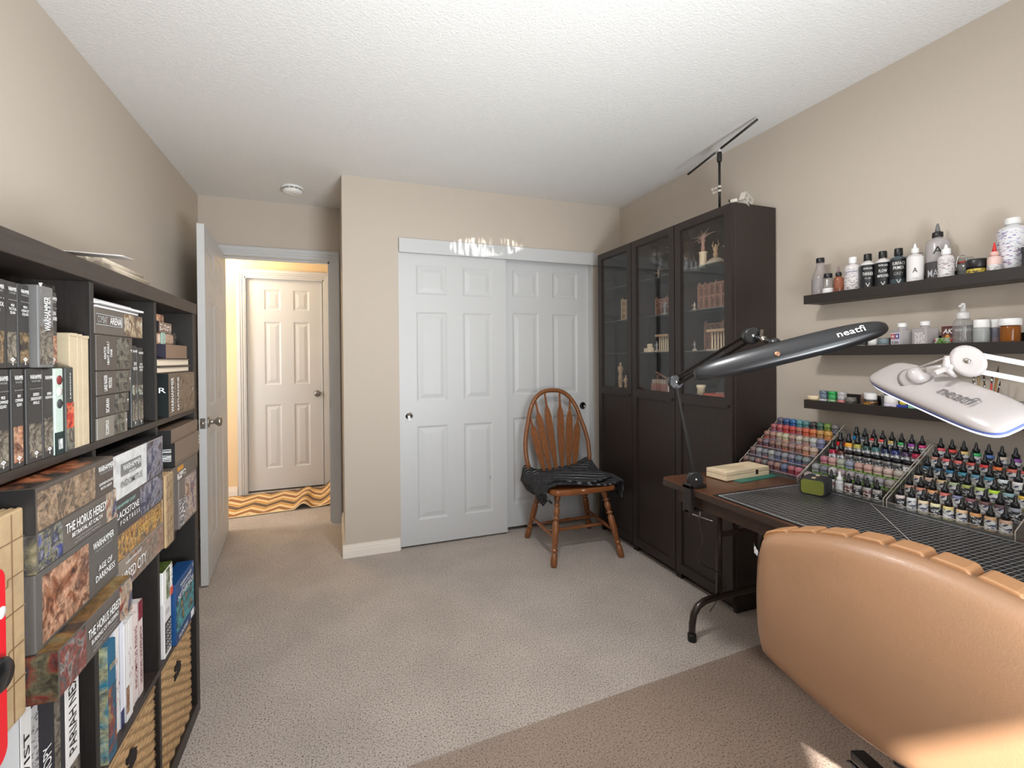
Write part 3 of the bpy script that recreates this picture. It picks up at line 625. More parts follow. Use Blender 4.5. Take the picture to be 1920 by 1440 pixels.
# second row, third column
C2 = [(.074, .870, 1.138, XS+.068, 'long dark box jutting out at the bottom of the third pile with statue art', (84, 77, 71), [('f', .78, .99, .03, .97, multi), ('f', .02, .30, .03, .97, art('art_statue', [(84, 76, 70), (100, 96, 96), (140, 66, 54), (150, 142, 140), (88, 80, 74)], 40, seed=16)), ('t', .55, .995, .02, .98, art('art_topfire', [(40, 44, 60), (70, 60, 54), (150, 112, 62), (150, 136, 96), (40, 36, 36)], 9, seed=17)), ('s', .0, 1, 0, 1, art('art_idol', [(36, 40, 56), (60, 60, 66), (120, 50, 42), (96, 92, 70), (30, 30, 34)], 22, seed=18))],
       [('f', 'THE HORUS HERESY', .54, .66, .46, .22, inkw), ('f', 'BURNING OF PROSPERO', .54, .42, .38, .11, inkw), ('f', 'A MINIATURES GAME OF DOMINANCE', .54, .27, .34, .05, inkg), ('f', 'BATTLES IN THE 31ST MILLENNIUM', .54, .18, .34, .05, inkg)]),
      (.121, .872, 1.149, XS+.041, 'deep grey box with a tank battle painting and white serif title', (82, 78, 74), [('f', .06, .56, .06, .92, ember)], [('f', 'WARHAMMER', .76, .80, .30, .11, inkw), ('f', 'THE HORUS HERESY', .76, .70, .25, .035, inkg), ('f', 'AGE OF', .78, .40, .20, .09, inkw), ('f', 'DARKNESS', .78, .26, .28, .10, inkw)]),
      (.063, .876, 1.142, XS+.041, 'flat grey box with blue armoured figures and large serif title', (88, 81, 74), [('f', .02, .26, .04, .96, art('art_bluegold', [(60, 66, 110), (80, 90, 150), (150, 146, 116), (50, 52, 80), (170, 170, 182)], 40, seed=19)), ('f', .84, .99, .03, .97, multi), ('s', 0, 1, 0, 1, art('art_sideskull', [(36, 36, 40), (150, 140, 110), (46, 46, 60), (30, 30, 34)], 16, seed=21))],
       [('f', 'THE HORUS HERESY', .55, .66, .54, .26, inkw), ('f', 'BETRAYAL AT CALTH', .55, .40, .40, .12, inkw), ('f', 'A MINIATURES GAME OF DOMINANCE', .55, .24, .34, .05, inkg), ('f', 'BATTLES IN THE 31ST MILLENNIUM', .55, .15, .34, .05, inkg)]),
      (.070, .866, 1.122, XS+.045, 'flat dark box with a long sepia soldiers painting on top of the third pile', (76, 67, 60), [('f', .02, .70, .05, .90, sepia), ('t', .35, .97, .05, .95, art('art_topember', [(44, 36, 34), (150, 80, 50), (196, 120, 80), (40, 36, 34), (70, 54, 46)], 8, seed=22)), ('s', 0, 1, 0, 1, inkk)],
       [('f', 'WARHAMMER', .85, .78, .24, .16, inkw), ('f', 'THE HORUS HERESY', .85, .65, .20, .05, inkg), ('f', 'LEGIONES ASTARTES', .85, .36, .22, .07, inkw), ('f', 'BATTLE GROUP', .85, .24, .17, .07, inkw)])]
zc = zl
for h, a, b_, xf, lab, rgb, pr, tx in C2:
    gbox(lab, xf, a, b_, zc, zc+h-.0006, .36, rgb, pr, tx, lid=.0, lidrgb=rgb); zc += h
# punch-out floor tile sheets wrapped in film, and the red case
def tiles(label, y0, y1, z0, z1, x0, x1):
    t = thing('tile_sheet_pack', label, 'game tiles', ((x0+x1)/2, (y0+y1)/2, z0), 0)
    w, h, d = (y1-y0)/2, z1-z0, (x1-x0)/2; tm = mat('tile_card', (168, 142, 106), .7, var=.12, vscale=30)
    n = 4
    for k in range(n): obj('sheet', MB().box(-d+2*d*k/n, -d+2*d*(k+.92)/n, -w, w, 0, h), tm, t, bevel=.004)
    lm = mat('tile_cut', (128, 96, 62), .8); mb = MB()
    for k in range(1, 6):
        zz = h*k/6; mb.box(d, d+.0006, -w+.003, w*(-.2 if k % 2 else .4), zz-.0012, zz).box(d, d+.0006, w*(-.2 if k % 2 else .4), w-.003, zz+.008, zz+.0092).box(d, d+.0006, w*(-.2 if k % 2 else .4)-.0006, w*(-.2 if k % 2 else .4)+.0006, zz, zz+.0085)
    for k in (-.45, .1, .55): mb.box(d, d+.0006, w*k-.0006, w*k+.0006, .004, h-.004)
    obj('cut_lines', mb, lm, t)
    obj('plastic_film', MB().grid(lambda u, v: (d+.002+random.uniform(0, .0015), -w+2*w*u, .002+(h-.004)*v), 8, 16, False), cl, t)
tiles('film wrapped pack of tan floor tile sheets standing before the third pile', .735, .866, zl-.005, 1.05, XS-.003, XS+.033)
tiles('film wrapped pack of tan floor tile sheets wedged between two piles', 1.483, 1.548, zl-.005, .945, XS-.003, XS+.025)
t = thing('red_case', 'bright red rounded plastic case with a black knob at the shelf front', 'case', (XS+.042, .722, zl-.012), 0)
def rrect(w, h, r, n=6):
    p = []
    for cx, cy, a in ((w-r, h-r, 0), (-w+r, h-r, PI/2), (-w+r, r, PI), (w-r, r, 1.5*PI)):
        p += [(cx+r*math.cos(a+PI/2*i/n), cy+r*math.sin(a+PI/2*i/n)) for i in range(n+1)]
    return p
obj('shell', MB().prism(rrect(.062, .262, .02), 'x', -.012, .012), mat('red_plastic', (200, 14, 30), .35), t, bevel=.002)
obj('knob', MB().lathe([(.022, 0), (.022, .008), (.018, .012), (0, .012)], 24, (.012, .036, .125), (1, 0, 0)), mat('black_gloss', (22, 22, 23), .2), t)
obj('letter_mark', MB().lathe([(.008, 0), (.008, .001), (0, .001)], 16, (.012, .052, .20), (1, 0, 0)), inkw, t)
# third row: books
zl = rws[2][0]
def book(label, y0, y1, h, xf, rgb, spine=None, texts=(), dep=.20, name='paperback_book', group=None, strip=None):
    t = thing(name, label, 'book', (xf-dep/2, (y0+y1)/2, zl), 0, group); w = (y1-y0)/2
    cv = mat('cover_%d_%d_%d' % rgb, rgb, .45)
    obj('pages', MB().box(-dep/2, dep/2-.003, -w+.001, w-.001, .001, h-.002), mat('page_white', (228, 222, 212), .8), t)
    obj('cover', MB().box(-dep/2-.001, dep/2, -w, -w+.0012, 0, h), cv, t); obj('cover', MB().box(-dep/2-.001, dep/2, w-.0012, w, 0, h), cv, t)
    obj('spine', MB().box(dep/2-.0015, dep/2+.001, -w, w, 0, h), cv, t, bevel=.0008)
    if strip:
        for a, b_, sm in strip: obj('printed_panel', MB().box(dep/2+.0008, dep/2+.0014, -w, w, h*a, h*b_), sm, t)
    for s, zc_, hh, tm in texts: text(t, s, (dep/2+.0012, 0, h*zc_), h*hh, w*1.1, (1, 0, 0), (0, -1, 0), tm, bold=.003)
    return t
mar = mat('ink_maroon', (120, 30, 48), .5); wht = (226, 222, 218)
blpr = print_lines('spine_print', (222, 218, 214), (150, 90, 90), 60, 240, .6, ink2=(70, 70, 110))
B3 = [(1.168, 1.186, .285, wht, 'white paperback with a maroon block beside the divider', [(.35, .75, mar)], [('XING', .55, .3, inkw)]),
      (1.2285, 1.252, .275, (206, 214, 226), 'tall pale blue white book behind the teal game box', None, []),
      (1.2525, 1.272, .27, wht, 'white paperback with line drawing spine', [(.55, .9, blpr)], []),
      (1.2725, 1.291, .255, wht, 'white paperback with red and blue flecks on its spine', [(.2, .8, blpr)], []),
      (1.2915, 1.309, .25, (218, 218, 226), 'slim white paperback with a dark blue foot', [(0, .16, mat('ink_navy', (44, 44, 90), .5))], []),
      (1.3095, 1.325, .238, wht, 'slim white paperback with a brown picture at its foot', [(.08, .35, ember)], []),
      (1.3255, 1.345, .24, wht, 'white paperback between two taller ones near the end of the row', [(.3, .7, blpr)], []),
      (1.3455, 1.372, .232, (222, 206, 200), 'cream paperback next to the maroon titled one', None, []),
      (1.3725, 1.398, .225, (224, 210, 204), 'cream paperback with vertical maroon title', [(.04, .96, None)], [('INDOMITUS RISING', .5, .7, mar)]),
      (1.3985, 1.425, .245, (216, 198, 192), 'thick pinkish paperback with a maroon band at the end of the row', [(.8, 1, mar)], [('HORRORS UNDEREARTH', .42, .6, mar)]),
      ]
for a, b_, h, rgb, lab, st, tx in B3:
    book(lab, a, b_, h, XS-.012+random.uniform(-.006, .004), rgb, strip=[q for q in (st or []) if q[2]], texts=tx, group='paperbacks in the third row')
gbox('teal and red boxed game standing before the white paperbacks', XS+.004, 1.1875, 1.2275, zl, zl+.255, .22, (24, 96, 128), prints=[('f', .05, .95, .04, .62, art('art_wiz', [(20, 90, 120), (30, 110, 140), (150, 60, 50), (190, 160, 110), (20, 80, 110)], 26, seed=23)), ('s', 0, 1, 0, 1, art('art_wiz2', [(24, 110, 150), (40, 140, 170), (190, 190, 150), (20, 80, 110)], 18, seed=24))], texts=[('f', 'FROSTGRAVE', .5, .80, .8, .05, mat('ink_sand', (206, 180, 120), .5))])
# third row, third column: upright books under the jutting box
C3 = [(.922, .9485, wht, 'white paperback with vertical black capitals at the near end of the lower row', [('ATAVIST', .62, .5, inkk)], None), (.949, .966, (180, 178, 176), 'grey paperback with brick wall spine', [], [(.05, .95, print_lines('brick_spine', (176, 174, 172), (90, 90, 92), 200, 90, .56))]),
      (.9665, 1.0115, (28, 30, 40), 'black paperback with a small colour logo and fine print', [('CANOPY', .55, .28, inkw)], [(.35, .40, multi)]), (1.012, 1.0295, (66, 62, 62), 'dark paperback with grey picture spine', [], [(.1, .9, steel)]), (1.030, 1.0455, (36, 36, 44), 'black paperback beside the tall white one', [], None),
      (1.046, 1.094, wht, 'white paperback with vertical black capitals title and torn picture', [('PARIAH NEXUS', .68, .55, inkk)], [(.03, .34, steel)])]
for a, b_, rgb, lab, tx, st in C3: book(lab, a, b_, .312 if rgb == wht else .298, XS-.006, rgb, texts=tx, strip=st, group='paperbacks under the jutting box')
# third row, first column
gbox('white box with a black ring pattern panel in the end cube', XS-.002, 1.55, 1.606, zl, zl+.165, .14, (226, 220, 218), prints=[('f', .06, .92, .08, .62, mat('ringpanel', (40, 40, 42), .5))], texts=[('f', 'OOO\nOOO\nOOO\nOOO\nOOO', .49, .35, .74, .48, inkw), ('f', 'SECTOR', .4, .80, .5, .08, inkg)], name='game_box')
her = gbox('teal boxed card game with hang tab and lantern figure art', XS+.008, 1.612, 1.80, zl, zl+.185, .05, (22, 70, 120), prints=[('f', .03, .97, .18, .70, teal), ('f', .0, 1, .0, .17, mat('box_navy', (24, 62, 110), .4)), ('f', .78, .95, .03, .15, inkw)],
     texts=[('f', 'WARHAMMER', .5, .90, .62, .06, inkw), ('f', 'UNDERWORLDS', .5, .83, .52, .04, inkw), ('f', 'NETHERMAZE', .5, .74, .84, .09, inkw), ('f', 'HUNTERS', .34, .085, .46, .07, inkw), ('f', 'X', .9, .96, .08, .06, inkw)])
gbox('white carton with green moss picture leaning at the shelf edge', XS+.001, 1.530, 1.6105, zl+.1655, zl+.262, .12, (228, 226, 222), prints=[('f', .35, .70, .05, .95, art('art_moss', [(226, 224, 220), (206, 206, 196), (120, 140, 80), (80, 96, 50), (220, 218, 212)], 20, seed=25)), ('f', .80, .97, .45, .95, print_lines('moss_print', (226, 224, 220), (60, 60, 60), 300, 30, .55)), ('t', .0, 1, 0, 1, art('art_mosstop', [(70, 90, 40), (110, 130, 60), (60, 76, 40)], 30, seed=26)), ('f', .74, .98, .02, .25, mat('ink_orangered', (206, 80, 50), .5))])
# bottom row: wicker baskets
def basket(label, y0, y1):
    t = thing('wicker_basket', label, 'basket', (XS-.18, (y0+y1)/2, rws[3][0]), 0, 'wicker baskets in the bottom row')
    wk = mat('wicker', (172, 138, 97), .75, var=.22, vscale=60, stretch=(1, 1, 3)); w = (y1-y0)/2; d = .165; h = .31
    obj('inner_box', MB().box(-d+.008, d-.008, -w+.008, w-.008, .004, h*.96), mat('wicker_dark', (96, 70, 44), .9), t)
    n = 22
    for k in range(n):
        zz = .008+(h-.016)*k/(n-1); pts = []
        for (ax, ay), (bx, by) in (((d, -w), (d, w)), ((d, w), (-d, w)), ((-d, w), (-d, -w)), ((-d, -w), (d, -w))):
            for i in range(12):
                f = i/12; x = ax+(bx-ax)*f; yy = ay+(by-ay)*f; off = .0035*math.sin((f*12+k)*PI)+.003*math.cos((i+k) % 2*PI)
                nx, ny = (1 if ax == bx == d else -1 if ax == bx else 0), (1 if ay == by == w else -1 if ay == by else 0)
                hole = ax == bx == d and .42 < f < .58 and .225 < zz < .262
                pts.append((x+nx*(off-(.012 if hole else 0)), yy+ny*off, zz+random.uniform(-.0012, .0012)))
        obj('strand', MB().tube(pts, .0082, 6, True), wk, t)
    obj('handle_hole', MB().prism([(-.03, .222), (.022, .225), (.03, .25), (0, .268), (-.028, .256)], 'x', d+.004, d+.0095), mat('hole_shade', (30, 22, 16), .9), t)  # dark slab painted as the shade inside the handle hole
    obj('rim', MB().tube([(d, -w, h), (d, w, h), (-d, w, h), (-d, -w, h)], .010, 8, True), wk, t)
basket('woven tan wicker basket in the end cube beside the open door', cols[0][0]+.012, cols[0][1]-.03)
basket('woven tan wicker basket under the white paperbacks', cols[1][0]+.012, cols[1][1]-.014)
# on top of the unit
t = thing('paper_roll', 'bundle of rolled cream paper sheets lying on top of the shelf unit', 'paper', (-.62, 1.67, 1.47), .0)
pm = mat('cream_paper', (200, 186, 166), .8, var=.08, vscale=40)
for k in range(16):
    a = k*2.4; r = .0102*math.sqrt(k); yy = random.uniform(-.02, .02)
    obj('rolled_sheet', MB().tube([(r*math.cos(a), -.15+yy*.3, .048+r*math.sin(a)*.9), (r*math.cos(a), .13+yy*.6, .048+r*math.sin(a)*.9)], .0100, 7), pm, t)
t = thing('loose_sheet', 'white printed sheet lying by the paper roll on the shelf unit', 'paper', (-.585, 1.45, 1.53), .2)
obj('sheet', MB().grid(lambda u, v: (-.06+.13*u, -.10+.17*v, .0+.022*v), 6, 8), mat('paper_sheet', (206, 198, 192), .7), t, solid=.002)
# ------------------------------------------------------------------ display cabinets
cabm = woodgrain('cabinet_blackbrown', (43, 35, 32), .40, .20, (50, 50, 3), .04)
cabi = mat('cabinet_inside', (52, 47, 43), .6, var=.1, vscale=12)
dglass = thin_clear('door_glass', rough=.015, gloss=.62)
sglass = thin_clear('shelf_glass', (226, 236, 232), .03, .5, .05)
XK = 1.854; CW = .394
for k in range(3):
    y0 = 1.687+CW*k; yc = y0+CW/2; w = CW/2-.001
    lab = ['dark glass fronted cabinet next to the work table, a plumed model inside', 'dark cabinet with glass upper door standing between two others', 'dark cabinet with glass upper door by the closet, mostly empty shelves'][k]
    t = thing('display_cabinet', lab, 'cabinet', (XK+.137, yc, 0)); L = t.location
    def cb(name, x0, x1, a, b_, z0, z1, m=cabm, par=None, bev=.001):
        return obj(name, MB().box(x0-L.x, x1-L.x, a, b_, z0, z1), m, par or t, bevel=bev, seg=1)
    xb = 2.126
    cb('side_panel', XK, xb, -w, -w+.018, 0, 2.02); cb('side_panel', XK, xb, w-.018, w, 0, 2.02)
    cb('top_panel', XK, xb, -w+.018, w-.018, 2.0, 2.02); cb('bottom_panel', XK, xb, -w+.018, w-.018, .07, .088)
    cb('plinth', XK+.03, XK+.045, -w+.018, w-.018, 0, .07); cb('back_panel', xb-.006, xb, -w+.018, w-.018, .07, 2.0, cabi)
    cb('shelf', XK+.01, xb-.006, -w+.018, w-.018, 1.020, 1.040, cabi); cb('shelf', XK+.02, xb-.006, -w+.018, w-.018, .52, .538, cabi)
    for zz in (1.292, 1.518, 1.752): cb('glass_shelf', XK+.012, xb-.008, -w+.019, w-.019, zz, zz+.006, sglass, bev=0)
    a, b_ = -w+.002, w-.002; x0, x1 = XK-.021, XK-.001; st = .043
    dm = MB()
    for q in ((a, a+st), (b_-st, b_)): dm.box(x0-L.x, x1-L.x, q[0], q[1], .045, 2.016)
    for z0, z1 in ((.045, .095), (1.008, 1.056), (1.975, 2.016)): dm.box(x0-L.x, x1-L.x, a+st, b_-st, z0, z1)
    door = obj('door', dm, cabm, t)
    bead = MB()
    for z0, z1 in ((.095, 1.008), (1.056, 1.975)):
        bead.box(x0+.004-L.x, x1-L.x, a+st, a+st+.005, z0, z1).box(x0+.004-L.x, x1-L.x, b_-st-.005, b_-st, z0, z1)
        bead.box(x0+.004-L.x, x1-L.x, a+st+.005, b_-st-.005, z0, z0+.005).box(x0+.004-L.x, x1-L.x, a+st+.005, b_-st-.005, z1-.005, z1)
    obj('bead', bead, cabm, door)
    obj('glass_pane', MB().box(x0+.010-L.x, x0+.013-L.x, a+st, b_-st, 1.056, 1.975), dglass, door)
    obj('lower_panel', MB().box(x0+.009-L.x, x0+.015-L.x, a+st, b_-st, .095, 1.008), cabm, door)
    obj('door_pull', MB().box(x0-.006-L.x, x0-L.x, a+.012, a+.030, 1.012, 1.028), mat('pull_black', (20, 18, 17), .4), door)

# models behind the glass ------------------------------------------------
mbrass = mat('model_brass', (176, 146, 112), .55, var=.2, vscale=80); mrust = mat('model_rust', (150, 108, 88), .7, var=.25, vscale=70)
mstone = mat('model_stone', (176, 160, 140), .75, var=.15, vscale=60); mcream = mat('model_cream', (226, 206, 172), .7); msilver = mat('model_silver', (150, 150, 152), .4, .6)
mred = mat('model_red', (176, 76, 58), .55); mgrey = mat('model_grey', (120, 118, 114), .6)
def model(name, label, x, y, z, cat='model', group=None): return thing(name, label, cat, (x, y, z), 0, group)
def ruin(label, x, y, z, w, h, m=mrust, rows=2, n=4, group=None):
    t = model('model_ruin', label, x, y, z, group=group); mb = MB()
    obj('base', MB().box(-.045, .045, -w/2-.008, w/2+.008, 0, .006), mgrey, t)
    for i in range(n+1):
        yy = -w/2+w*i/n; hh = h*(1 if i in (0, n) else random.uniform(.8, 1))
        mb.box(-.010, .010, yy-.006, yy+.006, .006, hh)
        mb.add([(-.010, yy-.006, hh), (.010, yy-.006, hh), (.010, yy+.006, hh), (-.010, yy+.006, hh), (0, yy, hh+.018)], [(0, 1, 4), (1, 2, 4), (2, 3, 4), (3, 0, 4)])
    for r in range(rows+1): mb.box(-.008, .008, -w/2, w/2, .006+(h-.02)*r/rows, .018+(h-.02)*r/rows)
    obj('wall_frame', mb, m, t)
    ar = MB()
    for r in range(rows):
        for i in range(n):
            yy = -w/2+w*(i+.5)/n; z0 = .018+(h-.02)*r/rows; z1 = .006+(h-.02)*(r+1)/rows
            for s in (-1, 1): ar.obox((0, yy+s*w/n*.5, z1-.02), (0, yy, z1), .006, .006)
            ar.box(-.002, .002, yy-.002, yy+.002, z0, z1)
    obj('tracery', ar, m, t)
    return t
def figure(label, x, y, z, h, m=mbrass, spikes=0, base=None, arms=True, group=None):
    t = model('model_figure', label, x, y, z, group=group); z0 = 0
    if base:
        r, bh, bm = base; z0 = bh
        obj('plinth', MB().lathe([(r, 0), (r, bh*.08), (r*.9, bh*.1), (r*.9, bh*.85), (r*1.05, bh*.9), (r*1.05, bh), (0, bh)], 16), bm, t)
    else: obj('base', MB().lathe([(h*.22, 0), (h*.22, .004), (h*.16, .012), (0, .012)], 14), mstone, t)
    bd = MB().lathe([(h*.10, z0), (h*.11, z0+h*.25), (h*.075, z0+h*.4), (h*.13, z0+h*.6), (h*.12, z0+h*.72), (h*.04, z0+h*.78), (h*.055, z0+h*.85), (h*.05, z0+h*.92), (0, z0+h*.95)], 10)
    obj('body', bd, m, t)
    if arms:
        for s in (-1, 1): obj('arm', MB().tube([(0, s*h*.11, z0+h*.68), (-h*.08, s*h*.2, z0+h*.55), (-h*.18, s*h*.16, z0+h*.6)], h*.03, 6), m, t)
    for k in range(spikes):
        a = -1.0+2.3*k/max(1, spikes-1); L_ = h*random.uniform(.6, .95)
        p = [(.0, math.sin(a)*L_*f*(1+.2*f), z0+h*.72+math.cos(a)*L_*f-.35*L_*f*f) for f in (0, .35, .7, 1)]
        obj('plume', MB().tube(p, [h*.03, h*.022, h*.014, h*.004], 5), mat('model_bone', (190, 160, 146), .7), t)
    return t
yA, yB, yD = 1.884, 2.278, 2.672
ZT, ZM, ZL, ZB = 1.758, 1.524, 1.298, 1.040
figure('plumed pink model creature posed on a tan round column', 1.925, 1.962, ZT, .10, mat('model_pink', (170, 130, 118), .7), 9, (.021, .085, mcream))
def mound(label, x, y, z, m):
    t = model('model_mound', label, x, y, z)
    obj('mound', MB().lathe([(.055, 0), (.05, .012), (.03, .03), (.014, .038), (0, .04)], 14), mstone, t)
    obj('figure', MB().lathe([(.010, .036), (.014, .055), (.009, .07), (.016, .085), (.005, .095), (.007, .104), (0, .112)], 10), m, t)
    for s in (-1, 1): obj('wing', MB().tube([(0, 0, .08), (0, s*.022, .105), (0, s*.014, .13)], [.005, .004, .001], 5), m, t)
mound('brass winged model on a rubble mound, top glass shelf', 1.93, 1.880, ZT, mbrass)
figure('tall brass model idol beside the rubble mound', 1.93, 1.785, ZT, .135, mbrass, 0)
ruin('wide brown gothic ruin model on the middle glass shelf', 1.97, 1.935, ZM, .20, .15, mrust, 2, 5)
figure('small pale model soldier before the brown gothic ruin', 1.90, 2.0, ZM, .05, mstone)
ruin('brown gothic ruin model with tall arches on the lower glass shelf', 2.02, 1.955, ZL, .17, .16, mrust, 2, 4)
def colonnade(label, x, y, z, w, h, n=6):
    t = model('model_colonnade', label, x, y, z)
    obj('base', MB().box(-.03, .03, -w/2, w/2, 0, .008), mstone, t)
    for i in range(n): obj('column', MB().lathe([(.0055, .008), (.0045, .012), (.0045, h-.02), (.006, h-.014)], 8, (0, -w/2+w*(i+.5)/n, 0)), mcream, t)
    obj('roof', MB().box(-.028, .028, -w/2-.003, w/2+.003, h-.014, h), mbrass, t)
colonnade('cream colonnade model on the lower glass shelf in front of the arches', 1.94, 1.865, ZL, .12, .115)
figure('small grey model beast on the lower glass shelf', 1.90, 2.0, ZL, .06, mgrey)
t = model('model_tower', 'round tan model tower on the bottom shelf of the cabinet by the table', 1.91, 1.965, ZB)
obj('shaft', MB().lathe([(.022, 0), (.02, .05), (.024, .055), (.024, .07), (.018, .07), (.018, .06), (0, .06)], 14), mcream, t); obj('door_arch', MB().box(-.026, -.019, -.006, .006, .0, .02), mrust, t)
t = model('parts_tray', 'shallow red plastic tray on the bottom shelf of the cabinet by the table', 1.92, 1.835, ZB, 'tray')
obj('tray', MB().box(-.05, .05, -.075, .075, 0, .006).box(-.05, -.046, -.075, .075, .006, .03).box(.046, .05, -.075, .075, .006, .03).box(-.05, .05, -.075, -.071, .006, .03).box(-.05, .05, .071, .075, .006, .03), mred, t)
obj('part', MB().cbox((0, 0, .022), (.03, .05, .03)), mrust, t)
# middle cabinet
figure('small bone coloured model on the top glass shelf of the middle cabinet', 1.93, 2.33, ZT, .06, mstone, 4)
figure('pale winged model on the middle glass shelf of the middle cabinet', 1.92, 2.26, ZM, .085, msilver, 6)
ruin('narrow brown gothic ruin model beside the pale winged model', 1.99, 2.35, ZM, .14, .12, mrust, 2, 3)
t = model('model_crates', 'pile of cream model crates in the middle cabinet', 1.905, 2.398, ZL)
for dx, dy, dz, s in ((0, -.02, 0, .03), (0, .018, 0, .026), (.01, 0, .03, .024), (.03, .045, 0, .024)): obj('crate', MB().box(dx-s/2, dx+s/2, dy-s/2, dy+s/2, dz, dz+s), mcream, t, bevel=.002)
colonnade('cream colonnade model in the middle cabinet beside the crates', 1.95, 2.30, ZL, .11, .11)
figure('silver model knight in the middle cabinet beside the colonnade', 1.89, 2.30, ZL, .07, msilver)
t = model('model_gatehouse', 'red brick model gatehouse with white battlements on the bottom shelf', 1.925, 2.265, ZB)
for k in range(4):
    yy = -.075+.05*k; obj('wall_block', MB().box(-.03, .03, yy-.024, yy+.024, 0, .062 if k else .07), mat('model_brick', (140, 92, 80), .75, var=.15, vscale=50) if k else mat('model_white', (206, 200, 192), .7), t, bevel=.002)
for k in range(9): obj('battlement', MB().box(-.03, .03, -.098+.022*k, -.088+.022*k, .062, .086), mstone, t)
t = model('model_crane', 'tan model crane with a raised arm on the bottom shelf', 1.98, 2.40, ZB)
obj('base', MB().box(-.03, .03, -.03, .03, 0, .02), mrust, t); obj('mast', MB().box(-.006, .006, -.006, .006, .02, .11), mrust, t); obj('arm', MB().obox((0, .02, .13), (0, -.10, .085), .010, .010), mrust, t)
# cabinet by the closet
figure('tall gilt model column figure on the bottom shelf by the closet', 1.92, 2.72, ZB, .15, mbrass, 0, (.016, .05, mbrass), False)
figure('short gilt model figure in the corner of the bottom shelf by the closet', 1.90, 2.63, ZB, .11, mbrass, 0)
ruin('pale scaffold model on the middle glass shelf by the closet', 1.94, 2.67, ZM, .10, .15, mbrass, 3, 2)

# light bar on a clamp pole on top of the cabinet --------------------------------
t = thing('light_bar_stand', 'thin black light bar on a clamped pole above the cabinets', 'lamp', (1.95, 1.872, 2.02))
bk = mat('black_metal', (34, 31, 29), .45); 
obj('foot', MB().lathe([(.035, 0), (.035, .006), (.012, .01), (0, .01)], 20), bk, t)
obj('pole', MB().tube([(0, 0, .006), (0, 0, .30)], .0065, 10), bk, t)
obj('collar', MB().lathe([(.010, .285), (.0125, .29), (.0125, .33), (.010, .336), (0, .336)], 14), bk, t)
obj('swivel', MB().lathe([(.008, .334), (.008, .352), (0, .354)], 10), mat('pale_plastic', (206, 202, 204), .4), t)
A = Vector((0, .226, .306)); B = Vector((0, -.229, .395))
obj('bar', MB().tube([A, A+(B-A)*.44], .006, 10), bk, t); obj('bar', MB().tube([A+(B-A)*.52, B], .006, 10), bk, t)
obj('joint', MB().tube([A+(B-A)*.43, A+(B-A)*.53], .005, 10), mat('pale_plastic', (206, 202, 204), .4), t)
for zz, s in ((.152, .03), (.130, .022)):
    obj('clamp_screw', MB().tube([(-.004, .012, zz), (-.010, s+.006, zz-.003)], .004, 8).lathe([(.009, 0), (.009, .006), (0, .006)], 10, (-.010, s+.004, zz-.003), (-.2, 1, 0)), mat('clamp_white', (206, 198, 186), .4), t)
    obj('clamp_ring', MB().lathe([(.010, zz-.006), (.010, zz+.006)], 12), mat('clamp_white', (206, 198, 186), .4), t)
t = thing('spring_clamp', 'white and black spring clamp lying on the cabinet edge', 'clamp', (1.905, 1.72, 2.0232), .2)
wp = mat('clamp_white', (206, 198, 186), .4)
obj('jaw', MB().obox((-.03, .02, .014), (-.005, .0, .02), .018, .016), wp, t); obj('grip_hole', MB().cbox((-.03, .02, .02), (.008, .008, .012)), bk, t)
gr = MB().box(-.005, .07, -.012, .012, -.026, -.022).box(-.005, .07, -.012, .012, .022, .026).box(-.005, 0, -.012, .012, -.026, .026).box(.066, .07, -.012, .012, -.026, .026).box(.028, .033, -.012, .012, -.026, .026).box(0, .07, -.012, .012, -.002, .002)
obj('bracket_grid', gr, wp, t, loc=(.0, -.028, .032), rot=(0, .45, 0)); obj('bracket_back', MB().box(0, .068, -.001, .001, -.024, .024), bk, t, loc=(0, -.026, .032), rot=(0, .45, 0))

# ------------------------------------------------------------------ windsor chair
OX, OY = 1.487, 2.66
ch = thing('windsor_chair', 'oak hoop back chair with turned legs before the closet', 'chair', (OX, OY, 0))
oak = mat('oak', (132, 80, 42), .38, coat=.2, var=.32, vscale=5, stretch=(30, 30, 3)); oakd = mat('oak_dark_edge', (86, 48, 26), .45)
oaks = mat('oak_seat', (134, 80, 42), .36, coat=.2, var=.25, vscale=5, stretch=(4, 30, 30))
def lc(x, y, z): return Vector((x-OX, y-OY, z))
seat = [(1.27, 2.452), (1.36, 2.437), (1.48, 2.432), (1.60, 2.436), (1.68, 2.447), (1.705, 2.50), (1.708, 2.60), (1.715, 2.72), (1.72, 2.82), (1.66, 2.865), (1.495, 2.875), (1.33, 2.868), (1.27, 2.825), (1.262, 2.72), (1.25, 2.60), (1.246, 2.50)]
obj('seat', MB().prism([(x-OX, y-OY) for x, y in seat], 'z', .418, .455), oaks, ch, bevel=.012, seg=3)
prof = [(.013, 0), (.0185, .006), (.0205, .045), (.018, .072), (.012, .080), (.012, .084), (.0205, .09), (.0205, .10), (.012, .106), (.0165, .115), (.022, .20), (.0205, .255), (.017, .262), (.0115, .268), (.0115, .273), (.0205, .279), (.0205, .288), (.0115, .294), (.017, .303), (.021, .325), (.017, .346), (.011, .352), (.011, .356), (.021, .362), (.021, .369), (.011, .375), (.015, .384), (.020, .405), (.014, .445)]
legs = [((1.237, 2.439), (1.315, 2.53)), ((1.705, 2.414), (1.635, 2.52)), ((1.269, 2.912), (1.335, 2.80)), ((1.776, 2.915), (1.655, 2.81))]
LG = []
for (fx_, fy_), (tx_, ty_) in legs:
    a = lc(fx_, fy_, 0); b_ = lc(tx_, ty_, .425); d = (b_-a); L_ = d.length
    obj('leg', MB().lathe([(r, z*L_/.445) for r, z in prof], 14, a, d), oak, ch); LG.append((a, b_))
def on(i, z): a, b_ = LG[i]; return a+(b_-a)*(z/.425)
